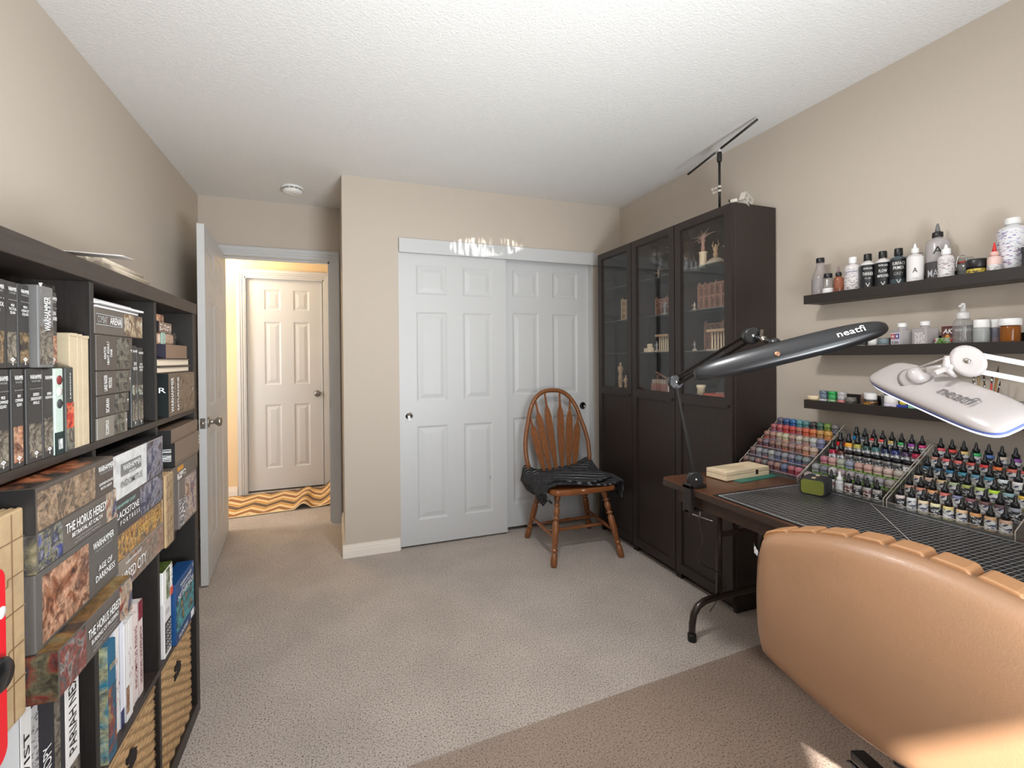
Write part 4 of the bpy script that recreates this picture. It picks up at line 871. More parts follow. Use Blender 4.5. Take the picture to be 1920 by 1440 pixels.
def turned(name, a, b_, m=oak, fancy=True):
    d = b_-a; L_ = d.length; p = [(.008, 0), (.0095, .15)]
    if fancy: p += [(.010, .33), (.007, .345), (.011, .36), (.007, .375), (.011, .40), (.008, .42), (.0125, .47), (.0125, .53), (.008, .58), (.011, .60), (.007, .625), (.011, .64), (.007, .655), (.010, .67)]
    else: p += [(.0125, .42), (.0095, .445), (.013, .46), (.013, .54), (.0095, .555), (.0125, .58)]
    p += [(.0095, .85), (.008, 1)]
    obj(name, MB().lathe([(r, z*L_) for r, z in p], 12, a, d), m, ch)
s1a, s1b, s2a, s2b = on(0, .155), on(2, .155), on(1, .155), on(3, .155)
turned('stretcher', s1a, s1b, fancy=False); turned('stretcher', s2a, s2b, fancy=False)
turned('stretcher', s1a+(s1b-s1a)*.33, s2a+(s2b-s2a)*.33); turned('stretcher', s1a+(s1b-s1a)*.68, s2a+(s2b-s2a)*.68)
def hoop(f):           # f from 0 to 1, around the bow
    a = PI*(1-f); c = math.cos(a); s = math.sin(a)
    z = .455+.575*(max(0, s)**.62) if 0 < f < 1 else .455
    hw = .2325+.02*math.sin(min(1, (z-.455)/.36)*PI)
    x = 1.497+hw*math.copysign(abs(c)**.80, c); yb = 2.835+.125*((z-.455)/.575)
    return lc(x, yb, z)
hp = [hoop(i/48) for i in range(49)]
obj('back_bow', MB().tube(hp, .0155, 10), oak, ch)
for k in range(6):
    q = (k-2.5)/2.5
    bx = 1.497+q*.115; tf = .5+q*.30; tp = hoop(tf); bp_ = lc(bx, 2.845, .452); d = tp-bp_; L_ = d.length; dn = d.normalized()
    side = Vector((1, 0, 0)); side = (side-dn*side.dot(dn)).normalized(); nn = side.cross(dn)
    wp_ = [(0, .013), (.10, .014), (.30, .024), (.55, .0275), (.70, .0255), (.76, .020), (.82, .0085), (.90, .0068), (1, .0065)]
    mb = MB(); vs = []
    for f, hw in wp_:
        c = bp_+d*f; vs += [c-side*hw-nn*.0045, c+side*hw-nn*.0045, c+side*hw+nn*.0045, c-side*hw+nn*.0045]
    fs = [(0, 1, 2, 3)[::-1], tuple(len(vs)-4+i for i in range(4))]
    for i in range(len(wp_)-1):
        for j in range(4): fs.append((i*4+j, i*4+(j+1) % 4, i*4+4+(j+1) % 4, i*4+4+j))
    mb.add(vs, fs); obj('slat', mb, oak, ch, bevel=.0015, seg=1)
obj('chip', MB().lathe([(.012, 0), (.012, .0006), (0, .0006)], 9, lc(1.445, 2.4345, .446), (0, -1, 0), sy=.35), mat('chip_pale', (226, 214, 200), .7), ch)
# throw blanket
th = thing('throw_blanket', 'charcoal ribbed throw blanket heaped over the chair seat', 'blanket', (OX, OY, .455))
def ribbed():
    m = mat('ribbed_knit', (38, 37, 40), .95, spec=.15, var=.15, vscale=40); t_ = m.node_tree; b = t_.nodes['Principled BSDF']
    tc = N(t_, 'ShaderNodeTexCoord'); mp = N(t_, 'ShaderNodeMapping'); mp.inputs['Rotation'].default_value = (0, 0, .35); t_.links.new(tc.outputs['Object'], mp.inputs[0])
    wv = N(t_, 'ShaderNodeTexWave', Scale=15.0, Distortion=1.6, bands_direction='Y'); wv.inputs['Detail'].default_value = 2; wv.inputs['Detail Scale'].default_value = .6; t_.links.new(mp.outputs[0], wv.inputs['Vector'])
    bp = N(t_, 'ShaderNodeBump', Strength=1.0, Distance=.03); t_.links.new(wv.outputs[1], bp.inputs['Height']); t_.links.new(bp.outputs[0], b.inputs['Normal'])
    b.inputs['Sheen Weight'].default_value = .25
    return m
def drape(u, v):
    cs = [(1.262, .318), (1.226, .36), (1.204, .42), (1.222, .475), (1.27, .494), (1.34, .486), (1.47, .476), (1.60, .480), (1.70, .492), (1.755, .486), (1.786, .445), (1.790, .40), (1.782, .365)]
    p = u*(len(cs)-1); i = min(int(p), len(cs)-2); f = p-i; f = f*f*(3-2*f)*.5+f*.5
    x = cs[i][0]+(cs[i+1][0]-cs[i][0])*f; z = cs[i][1]+(cs[i+1][1]-cs[i][1])*f
    hang = max(0, (.17-u)/.17) if u < .2 else max(0, (u-.80)/.20)
    y = 2.462+.41*v+.03*math.sin(u*9)*(1-v)
    if hang > 0: y = y*(1-.35*hang)+(2.60 if u < .5 else 2.58)*.35*hang; z += .045*hang*abs(v-.45)*2*(1 if u < .5 else -.4)
    else: pass
    z += .012*math.sin(u*17+v*5)*math.sin(v*7+u*3)+.010*math.sin(v*11+u*6)
    edge = max(0, (v-.72)/.28)
    z += edge*(.055*math.exp(-((u-.30)/.07)**2)+.06*math.exp(-((u-.72)/.10)**2))
    z -= .006*edge
    if .3 < u < .8: z = max(z, .468)
    return (x-OX, y-OY, z-.455)
obj('knit', MB().grid(drape, 84, 44), ribbed(), th, solid=.012)
obj('folded_layer', MB().grid(lambda u, v: (lambda p: (p[0]*.86-.02, p[1]*.84-.02, p[2]+.016+.006*math.sin(u*9+v*4)))(drape(.18+u*.56, .06+v*.80)), 60, 36), MATS['ribbed_knit'], th, solid=.012)
for k in range(16):
    p = Vector(drape(1, .12+.7*k/16)); obj('fringe', MB().tube([p+Vector((0, 0, .006)), p+Vector((.003, random.uniform(-.006, .006), -.02)), p+Vector((.0, random.uniform(-.01, .01), -.045))], [.0028, .0024, .0012], 5), MATS['ribbed_knit'], th)
# ------------------------------------------------------------------ folding work table
TX0, TX1, TY0, TY1, TZ = 1.335, 2.108, -.21, 1.622, .74
tb = thing('folding_table', 'brown wood grain folding table with black steel legs along the wall', 'table', ((TX0+TX1)/2, (TY0+TY1)/2, 0))
TL = tb.location
walnut = mat('walnut_laminate', (104, 66, 44), .35, var=.35, vscale=4, stretch=(40, 3, 40), rgb2=(66, 40, 28))
def rr(x0, x1, y0, y1, r, n=7):
    p = []
    for cx, cy, a in ((x1-r, y1-r, 0), (x0+r, y1-r, PI/2), (x0+r, y0+r, PI), (x1-r, y0+r, 1.5*PI)):
        p += [(cx+r*math.cos(a+PI/2*i/n)-TL.x, cy+r*math.sin(a+PI/2*i/n)-TL.y) for i in range(n+1)]
    return p
obj('table_top', MB().prism(rr(TX0+.003, TX1-.003, TY0+.003, TY1-.003, .045), 'z', .716, TZ), walnut, tb, bevel=.001, seg=1)
obj('edge_band', MB().prism(rr(TX0, TX1, TY0, TY1, .048), 'z', .714, .736), mat('edge_dark', (56, 42, 36), .4), tb)
ap = mat('apron_brown', (58, 40, 32), .4, var=.15, vscale=8)
for a in ((TX0+.02, TX0+.035, TY0+.06, TY1-.10), (TX1-.035, TX1-.02, TY0+.06, TY1-.10)): obj('apron', MB().box(a[0]-TL.x, a[1]-TL.x, a[2]-TL.y, a[3]-TL.y, .664, .716), ap, tb)
for yy in (TY0+.06, TY1-.115): obj('apron', MB().box(TX0+.035-TL.x, TX1-.035-TL.x, yy-TL.y, yy+.015-TL.y, .664, .716), ap, tb)
legm = mat('leg_brown_steel', (46, 36, 31), .28, .3, coat=.3)
def legset(yl, sg):
    T = lambda x, y, z: (x-TL.x, y-TL.y, z)
    for x in (1.649, 1.90): obj('leg', MB().tube([T(x, yl, .170), T(x, yl, .70)], .0135, 12), legm, tb)
    pts = [(1.492, .022), (1.494, .075), (1.503, .118), (1.527, .148), (1.562, .163), (1.60, .168), (1.75, .170), (1.94, .168), (1.99, .160), (2.02, .138), (2.035, .10), (2.037, .022)]
    obj('foot_bar', MB().tube([T(x, yl, z) for x, z in pts], .0145, 12), legm, tb)
    for x in (1.492, 2.037): obj('foot_cap', MB().lathe([(.0185, 0), (.0185, .028), (.016, .034), (0, .034)], 14, T(x, yl, 0)), mat('rubber_black', (20, 19, 18), .6), tb)
    obj('cross_bar', MB().obox(T(1.655, yl, .452), T(1.90, yl, .452), .006, .024, (0, 0, 1)), legm, tb)
    obj('brace', MB().obox(T(1.775, yl, .46), T(1.775, yl-sg*.36, .69), .022, .006, (1, 0, 0)), legm, tb)
    obj('hinge_bracket', MB().box(1.62-TL.x, 1.93-TL.x, yl-.012-TL.y, yl+.012-TL.y, .695, .716), legm, tb)
legset(1.595, 1); legset(TY0+.14, -1)

# cutting mat
def gridmat():
    m = bpy.data.materials.new('cutting_mat'); m.use_nodes = True; t = m.node_tree; b = t.nodes['Principled BSDF']; b.inputs['Roughness'].default_value = .42
    tc = N(t, 'ShaderNodeTexCoord'); sx = N(t, 'ShaderNodeSeparateXYZ'); t.links.new(tc.outputs['Object'], sx.inputs[0])
    def lines(sock, step, w):
        p = N(t, 'ShaderNodeMath', operation='PINGPONG'); t.links.new(sock, p.inputs[0]); p.inputs[1].default_value = step/2
        l = N(t, 'ShaderNodeMath', operation='LESS_THAN'); t.links.new(p.outputs[0], l.inputs[0]); l.inputs[1].default_value = w/2
        return l.outputs[0]
    def mx(a, b_):
        k = N(t, 'ShaderNodeMath', operation='MAXIMUM'); t.links.new(a, k.inputs[0]); t.links.new(b_, k.inputs[1]); return k.outputs[0]
    g = mx(lines(sx.outputs[0], .0254, .0012), lines(sx.outputs[1], .0127, .0010))
    def rng(sock, lim):
        a = N(t, 'ShaderNodeMath', operation='ABSOLUTE'); t.links.new(sock, a.inputs[0])
        l = N(t, 'ShaderNodeMath', operation='LESS_THAN'); t.links.new(a.outputs[0], l.inputs[0]); l.inputs[1].default_value = lim; return l.outputs[0]
    k = N(t, 'ShaderNodeMath', operation='MULTIPLY'); t.links.new(rng(sx.outputs[0], .2035), k.inputs[0]); t.links.new(rng(sx.outputs[1], .4965), k.inputs[1])
    k2 = N(t, 'ShaderNodeMath', operation='MULTIPLY'); t.links.new(g, k2.inputs[0]); t.links.new(k.outputs[0], k2.inputs[1])
    mix = N(t, 'ShaderNodeMix', data_type='RGBA'); t.links.new(k2.outputs[0], mix.inputs[0]); mix.inputs[6].default_value = lin((29, 29, 31)); mix.inputs[7].default_value = lin((176, 174, 170))
    t.links.new(mix.outputs[2], b.inputs['Base Color']); return m
cm = thing('cutting_mat', 'large black cutting mat with white grid on the folding table', 'cutting mat', (1.572, .808, TZ))
obj('sheet', MB().box(-.226, .226, -.522, .522, 0, .003), gridmat(), cm)
ln = mat('mat_ink', (190, 188, 184), .5); bd_ = MB()
for s in (-1, 1): bd_.box(s*.213-.0012, s*.213+.0012, -.506, .506, .003, .0034).box(-.213, .213, s*.506-.0012, s*.506+.0012, .003, .0034)
for k in range(-40, 41): bd_.box(-.213, -.206 if k % 4 else -.2035, k*.0127-.0005, k*.0127+.0005, .003, .0033)
for k in range(-8, 9): bd_.box(k*.0254-.0005, k*.0254+.0005, .4965, .506, .003, .0033)
obj('border_print', bd_, ln, cm)
p, q = atz(1632, 944, TZ+.003), atz(1772, 1076, TZ+.003)
obj('guide_line', MB().obox((p.x-1.572, p.y-.808, .0032), (q.x-1.572, q.y-.808, .0032), .0016, .0006), ln, cm)
gm = thing('craft_mat', 'small green craft mat under the wooden box', 'cutting mat', (1.70, 1.475, TZ), .09)
obj('sheet', MB().box(-.115, .125, -.045, .045, 0, .003), mat('green_mat', (44, 110, 94), .5, var=.1, vscale=60), gm)
# wooden pencil box
wb_ = thing('wooden_box', 'pale wooden hinged box with a black clasp on the green craft mat', 'box', (1.672, 1.512, TZ+.003), .075)
pine = mat('pale_pine', (222, 200, 166), .6, var=.10, vscale=5, stretch=(3, 30, 30))
obj('box_base', MB().box(-.134, .134, -.050, .050, 0, .020), pine, wb_, bevel=.0015); obj('box_lid', MB().box(-.134, .134, -.050, .050, .0212, .038), pine, wb_, bevel=.002)
obj('clasp', MB().box(-.004+.05, .010+.05, -.0525, -.0495, .011, .018).box(-.004+.05, .010+.05, -.0525, -.0495, .022, .030).lathe([(.0035, 0), (.0035, .003), (0, .003)], 10, (.053, -.0515, .0205), (0, -1, 0)), mat('clasp_black', (40, 36, 32), .4, .6), wb_)
text(wb_, 'Artis Opus', (0, .0, .038), .075, .014, (0, 0, 1), (0, 1, 0), mat('burnt_ink', (170, 118, 80), .6), shear=.3)
pc = thing('paper_scrap', 'small white paper scrap by the lamp clamp', 'paper', (1.50, 1.585, TZ), .3)
obj('sheet', MB().box(-.02, .02, -.012, .012, 0, .002), mat('paper_sheet', (236, 228, 222), .7), pc)
# speaker
sp_ = thing('speaker', 'small black box speaker with olive green grille end on the cutting mat', 'speaker', (1.728, 1.210, TZ+.003), .36)
def rs(w, h, r, n=5):
    p = []
    for cx, cy, a in ((w-r, h-r, 0), (-w+r, h-r, PI/2), (-w+r, r, PI), (w-r, r, 1.5*PI)): p += [(cx+r*math.cos(a+PI/2*i/n), cy+r*math.sin(a+PI/2*i/n)) for i in range(n+1)]
    return p
obj('body', MB().prism(rs(.042, .062, .014), 'x', -.046, .040), mat('speaker_black', (42, 42, 43), .65, bump=.1, bscale=600), sp_, bevel=.003)
obj('grille', MB().prism([(a, b_+.005) for a, b_ in rs(.036, .052, .011)], 'x', -.0495, -.045), mat('grille_olive', (150, 156, 62), .6, bump=.8, bscale=900), sp_)
for k, xx in enumerate((-.028, .022)): obj('button', MB().box(xx-.009, xx+.009, -.006, .006, .061, .064), mat('button_tan', (206, 182, 150), .5), sp_, bevel=.001)
obj('foot_strip', MB().box(-.04, .036, -.03, .03, -.0005, .002), mat('rubber_black', (20, 19, 18), .6), sp_)

# ------------------------------------------------------------------ stepped clear paint racks
acr = thin_clear('acrylic', (246, 248, 247), .05, .45, .03); acre = thin_clear('acrylic_edge_highlight', (226, 214, 200), .15, .5, .55, (226, 214, 200))  # pale tan edges paint in the highlight along the clear sheets
def rack(label, y0, y1, xs, zs, curved=False):
    t = thing('paint_rack', label, 'paint rack', ((xs[0]+xs[-1])/2, (y0+y1)/2, TZ)); L = t.location
    n = len(xs); dx = xs[1]-xs[0]
    xf, xb = xs[0]-.024, xs[-1]+.026
    prof = [(xf, TZ), (xb, TZ), (xb, zs[-1]+.05)]
    if curved: prof += [(xb-(xb-xf)*(1-math.cos(a*PI/2/8)), TZ+.03+(zs[-1]+.02-TZ)*math.cos(a*PI/2/8)) for a in range(1, 8)][::1]+[(xf, TZ+.03)]
    else: prof += [(xs[-1]-.01, zs[-1]+.05), (xf, TZ+.03)]
    for yy in (y0, y1):
        obj('side_panel', MB().prism([(x-L.x, z-L.z) for x, z in prof], 'y', yy-.0015-L.y, yy+.0015-L.y), acr, t)
        pts = [(x-L.x, yy-L.y, z-L.z) for x, z in prof[2:]]+[(xf-L.x, yy-L.y, .002)]
        obj('side_edge_highlight', MB().tube(pts, .0016, 5), acre, t)
    for k in range(n):
        obj('step', MB().box(xs[k]-.020-L.x, xs[k]+dx*.5-L.x+.002, y0-L.y, y1-L.y, zs[k]-.003-L.z, zs[k]-L.z), acr, t)
        obj('riser', MB().box(xs[k]-.0215-L.x, xs[k]-.0195-L.x, y0-L.y, y1-L.y, (zs[k-1] if k else TZ+.001)-L.z, zs[k]+.012-L.z), acr, t)
        obj('step_edge_highlight', MB().box(xs[k]-.0218-L.x, xs[k]-.0192-L.x, y0-L.y, y1-L.y, zs[k]+.011-L.z, zs[k]+.0125-L.z), acre, t)
    return t
X1 = [1.838+.0445*k for k in range(6)]; Z1 = [.752, .791, .829, .861, .893, .920]
rack('clear stepped rack of round paint pots beside the cabinets', 1.334, 1.630, X1, Z1, True)
X2 = [1.812+.0490*k for k in range(6)]; Z2 = [.748, .777, .806, .834, .862, .888]
rack('clear stepped rack of mixed bottles between the two other racks', 1.022, 1.328, X2, Z2)
rack('clear stepped rack filled with black tipped dropper bottles only', .702, 1.012, X2, Z2)

def setm(o, m):
    o.material_slots[0].link = 'OBJECT'; o.material_slots[0].material = m
def cmat(rgb, rough=.35, tag_='paint'): return mat('%s_%d_%d_%d' % ((tag_,)+rgb), rgb, rough)
def mixc(a, b_, f): return tuple(int(round((a[i]*(1-f)+b_[i]*f)/6)*6) for i in range(3))
PROTO = {}
def proto(kind):
    if kind in PROTO: return PROTO[kind]
    g = {}
    if kind == 'pot':
        g['body'] = MB().lathe([(.0135, 0), (.0150, .002), (.0150, .020), (.0142, .024), (.0142, .026)], 14)
        g['label'] = MB().lathe([(.01525, .004), (.01525, .017)], 14, cap=False)
        g['cap'] = MB().lathe([(.0152, .0255), (.0155, .030), (.0155, .037), (.0130, .0425), (.007, .0455), (0, .0462)], 14)
    elif kind == 'dropper':
        g['body'] = MB().lathe([(.0120, 0), (.0130, .0015), (.0130, .036), (.0126, .040), (.0090, .043), (0, .043)], 14)
        g['label'] = MB().lathe([(.01325, .005), (.01325, .033)], 14, cap=False)
        g['cap'] = MB().lathe([(.0098, .042), (.0098, .053), (.0090, .055), (.0055, .0575), (.0048, .062), (.0030, .076), (.0012, .0785), (0, .0785)], 12)
    elif kind == 'ink':
        g['body'] = MB().lathe([(.0120, 0), (.0135, .002), (.0135, .036), (.009, .044), (0, .044)], 14)
        g['label'] = MB().lathe([(.01375, .006), (.01375, .026)], 14, cap=False)
        g['cap'] = MB().lathe([(.0105, .043), (.0105, .057), (.0065, .059), (.0065, .075), (.0045, .080), (0, .081)], 12)
    elif kind == 'jar':
        g['body'] = MB().lathe([(.0150, 0), (.0165, .002), (.0165, .030), (.014, .034), (0, .034)], 16)
        g['label'] = MB().lathe([(.01675, .004), (.01675, .022)], 16, cap=False)
        g['cap'] = MB().lathe([(.0150, .033), (.0150, .045), (.0142, .047), (0, .047)], 16)
        g['ring'] = MB().lathe([(.0168, .027), (.0168, .034)], 16, cap=False)
    PROTO[kind] = {k: v.mesh(k) for k, v in g.items()}
    for me in PROTO[kind].values(): me.materials.append(None)
    return PROTO[kind]
NAME = {'pot': ('paint_pot', 'paint pot'), 'dropper': ('dropper_bottle', 'bottle'), 'ink': ('ink_bottle', 'bottle'), 'jar': ('pigment_jar', 'jar')}
def paint(kind, x, y, z, label, group, mats, rz=0):
    nm, cat = NAME[kind]; t = thing(nm, label, cat, (x, y, z), rz, group)
    for k, me in proto(kind).items():
        if k in mats: setm(obj(k, me, None, t), mats[k])
    return t
def cname(c):
    r, g, b_ = c; mx_, mn = max(c), min(c)
    if mx_ < 62: return 'black'
    if mx_-mn < 22: return 'white' if mn > 200 else 'pale grey' if mn > 150 else 'grey' if mn > 90 else 'dark grey'
    import colorsys
    h, s, v = colorsys.rgb_to_hsv(r/255, g/255, b_/255); h *= 360
    if h < 15 or h > 340: return ('pink' if s < .5 and v > .6 else 'dark red' if v < .55 else 'red')
    if h < 28: return 'brown' if v < .66 else 'peach' if s < .4 else 'orange'
    if h < 42: return 'brown' if v < .62 else 'cream' if s < .35 else 'amber'
    if h < 66: return 'cream' if s < .35 else 'yellow' if v > .6 else 'olive'
    if h < 160: return 'green' if v > .35 else 'dark green'
    if h < 195: return 'teal'
    if h < 250: return 'blue' if v > .4 else 'navy'
    return 'purple'
ORD = ['first', 'second', 'third', 'fourth', 'fifth', 'sixth', 'seventh', 'eighth', 'ninth']
ROWN = ['front step', 'second step', 'third step', 'fourth step', 'fifth step', 'top step']
# rack of pots
R1 = [[(96, 50, 46), (70, 50, 50), (110, 48, 44), (64, 60, 64), (112, 58, 50), (126, 74, 60), (46, 70, 110), (150, 46, 52), (196, 70, 90)],
      [(92, 60, 60), (130, 128, 130), (96, 100, 112), (150, 150, 150), (80, 90, 110), (120, 124, 130), (90, 98, 116), (70, 82, 104), (98, 108, 116)],
      [(104, 44, 40), (84, 66, 84), (110, 58, 48), (138, 88, 66), (140, 92, 74), (146, 98, 80), (150, 96, 70), (186, 140, 108), (206, 164, 130)],
      [(150, 84, 72), (176, 110, 92), (206, 178, 140), (220, 206, 166), (170, 122, 104), (212, 198, 170), (176, 150, 136), (206, 202, 196), (110, 112, 160)],
      [(176, 90, 92), (196, 80, 84), (206, 60, 60), (214, 60, 54), (196, 100, 80), (226, 92, 56), (230, 116, 50), (206, 140, 70), (222, 154, 60)],
      [(96, 84, 110), (44, 88, 150), (30, 100, 170), (80, 166, 170), (90, 150, 146), (56, 50, 52), (70, 110, 80), (120, 160, 50), (112, 110, 114)]]
bluel = mat('pot_label_blue', (60, 74, 140), .4); redl = mat('pot_label_red', (150, 50, 46), .4)
for r, row in enumerate(R1):
    for k, c in enumerate(row):
        y = 1.612-.0318*k
        paint('pot', X1[r], y, Z1[r], '%s pot, %s from the cabinet end, %s of the pot rack' % (cname(c), ORD[k], ROWN[r]), 'pots on the pot rack',
              {'body': cmat(mixc(c, (40, 36, 36), .30), .3), 'cap': cmat(mixc(mixc(c, (206, 200, 196), .30 if r < 4 else .12), (60, 56, 56), .22), .22, 'cap'), 'label': cmat(mixc(c, (70, 70, 120) if (k+r) % 3 else (170, 60, 50), .5), .35, 'lab')}, random.uniform(0, 6))
# mixed rack
capk = mat('cap_black', (22, 22, 23), .35); lw = print_lines('label_white', (216, 214, 210), (46, 46, 52), 260, 130, .53, ink2=(60, 66, 120))
ld = print_lines('label_dark', (40, 40, 42), (206, 206, 204), 220, 140, .56); lgn = print_lines('label_green', (106, 150, 56), (40, 60, 30), 240, 120, .56)
lred = print_lines('label_redwhite', (206, 200, 196), (120, 46, 40), 240, 120, .48, ink2=(40, 36, 36))
silver = mat('silver_foil', (186, 184, 182), .3, .8)
yrow = lambda k, n=9: 1.302-.0325*k
for k in range(9):
    y = 1.300-.0310*k
    if k < 3:
        c = [(150, 120, 124), (120, 126, 134), (176, 172, 170)][k]
        paint('pot', X2[0], y, Z2[0], '%s pot, %s from the cabinet end, front step of the mixed rack' % (cname(c), ORD[k]), 'pots on the mixed rack', {'body': cmat(c, .3), 'cap': cmat(mixc(c, (200, 196, 194), .4), .22, 'cap'), 'label': lgn})
    elif k == 4:
        paint('dropper', X2[0]-.006, y, Z2[0], 'white capped dropper bottle on the front step of the mixed rack', 'droppers on the mixed rack', {'body': cmat((200, 198, 196)), 'cap': mat('cap_white', (232, 230, 228), .4), 'label': print_lines('label_plain', (206, 204, 202), (130, 128, 128), 300, 100, .6)})
    elif k > 4 or k == 3:
        paint('dropper', X2[0]-.004, y, Z2[0], 'black tipped dropper bottle, %s from the cabinet end, front step of the mixed rack' % ORD[k], 'droppers on the mixed rack', {'body': cmat((176, 170, 164)), 'cap': capk, 'label': lred if k % 2 else ld})
rowA = [(150, 150, 150), (118, 120, 126), (206, 206, 208), (172, 150, 150), (176, 160, 160), (146, 146, 148), (152, 150, 150), (160, 156, 154), (176, 160, 154)]
rowB = [(186, 100, 116), (214, 150, 146), (170, 170, 150), (130, 140, 166), (196, 140, 126), (206, 160, 142), (198, 166, 152), (206, 176, 160), (190, 176, 160)]
for r, row in ((1, rowA), (2, rowB)):
    for k, c in enumerate(row):
        paint('pot', X2[r], 1.302-.0325*k, Z2[r], '%s green labelled pot, %s from the cabinet end, %s of the mixed rack' % (cname(c), ORD[k], ROWN[r]), 'pots on the mixed rack', {'body': cmat(mixc(c, (80, 80, 76), .25)), 'cap': cmat(mixc(c, (110, 104, 102), .30), .2, 'cap'), 'label': lgn})
for k in range(9):
    y = 1.302-.0328*k
    if k < 2: paint('ink', X2[3], y, Z2[3], '%s ink bottle with a black dropper cap on the fourth step of the mixed rack' % ['crimson', 'brown'][k], 'ink bottles on the mixed rack', {'body': cmat([(150, 20, 50), (80, 40, 34)][k], .15), 'cap': capk, 'label': lw})
    elif k == 8: paint('jar', X2[3], y, Z2[3], 'white pigment jar with a black lid at the end of the fourth step', 'pigment jars on the mixed rack', {'body': cmat((206, 204, 202)), 'cap': capk, 'label': lw, 'ring': silver})
    else: paint('jar', X2[3], y, Z2[3], 'dark silver collared pigment jar, %s from the cabinet end of the fourth step' % ORD[k], 'pigment jars on the mixed rack', {'body': cmat((70, 70, 72)), 'cap': capk, 'label': ld, 'ring': silver})
inks = [(206, 30, 30), (226, 160, 50), (170, 160, 80), (40, 70, 66), (60, 100, 100), (30, 40, 70), (40, 46, 100), (60, 40, 70), (150, 30, 60)]
for k, c in enumerate(inks):
    paint('ink', X2[4], 1.304-.0328*k, Z2[4], '%s ink bottle, %s from the cabinet end, fifth step of the mixed rack' % (cname(c), ORD[k]), 'ink bottles on the mixed rack', {'body': cmat(c, .12), 'cap': capk, 'label': lw})
tops = [(30, 110, 160), (70, 70, 74), (206, 60, 56), (226, 80, 70), (206, 176, 90), (60, 170, 90), (150, 60, 150), (206, 60, 120)]
for k, c in enumerate(tops):
    paint('dropper' if k else 'ink', X2[5], 1.272-.0318*k, Z2[5], '%s bottle, %s from the cabinet end, top step of the mixed rack' % (cname(c), ORD[k]), 'droppers on the mixed rack', {'body': cmat(c, .3), 'cap': capk, 'label': lw})
# dropper rack
R3 = [[(222, 206, 200), (220, 220, 218), (226, 206, 170), (222, 214, 170), (214, 196, 130), (214, 180, 140), (206, 150, 96), (206, 164, 120), (196, 160, 136)],
      [(206, 160, 136), (206, 140, 116), (222, 160, 110), (206, 110, 100), (120, 120, 150), (130, 80, 90), (110, 76, 74), (96, 70, 74), (150, 150, 160)],
      [(222, 190, 160), (206, 176, 156), (222, 190, 146), (176, 186, 150), (160, 166, 90), (170, 180, 110), (176, 206, 60), (130, 160, 166), (206, 166, 60)],
      [(40, 80, 96), (56, 90, 110), (40, 120, 160), (70, 150, 170), (96, 150, 170), (70, 130, 150), (206, 210, 210), (206, 200, 196), (120, 140, 160)],
      [(176, 120, 106), (206, 90, 90), (206, 100, 90), (190, 80, 70), (206, 60, 60), (230, 120, 60), (200, 100, 80), (190, 90, 86), (176, 80, 80)],
      [(206, 80, 90), (206, 66, 56), (214, 180, 110), (50, 160, 90), (80, 110, 170), (206, 190, 170), (130, 70, 150), (206, 50, 80), (170, 60, 80)]]
for r, row in enumerate(R3):
    for k, c in enumerate(row):
        y = .985-.0318*k if r < 5 else .995-.0315*k
        paint('dropper', X2[r], y, Z2[r], '%s dropper bottle, %s from the cabinet end, %s of the dropper rack' % (cname(c), ORD[k], ROWN[r]), 'droppers on the dropper rack', {'body': cmat(c, .35), 'cap': capk, 'label': lw if (k+r) % 3 else ld}, 2.2+random.uniform(-.5, .5))
# ------------------------------------------------------------------ wall ledges and what stands on them
ledm = mat('ledge_black', (40, 34, 31), .45, var=.08, vscale=12)
LZ = (1.500, 1.268, 1.030)
for k, zb in enumerate(LZ):
    lab = ['top black picture ledge on the wall, loaded with tall bottles', 'middle black picture ledge on the wall, paint jars and a spray bottle on it', 'lowest black picture ledge on the wall, above the paint racks'][k]
    t = thing('picture_ledge', lab, 'shelf', (XR-.06, .88, zb)); ya, yb = 1.462-.88, .25-.88
    obj('base_board', MB().box(-.06, .058, yb, ya, 0, .012), ledm, t); obj('front_lip', MB().box(-.062, -.052, yb, ya, -.001, .038), ledm, t, bevel=.001, seg=1)
    obj('back_board', MB().box(.048, .0598, yb, ya-(.0 if k < 2 else .06), .012, .068), ledm, t)
clearp = mat('clear_plastic', (214, 208, 206), .15, trans=.0, spec=.6); capw = mat('cap_white', (232, 230, 228), .4)
glassj = thin_clear('jar_glass', (232, 236, 232), .03, .6, .12)
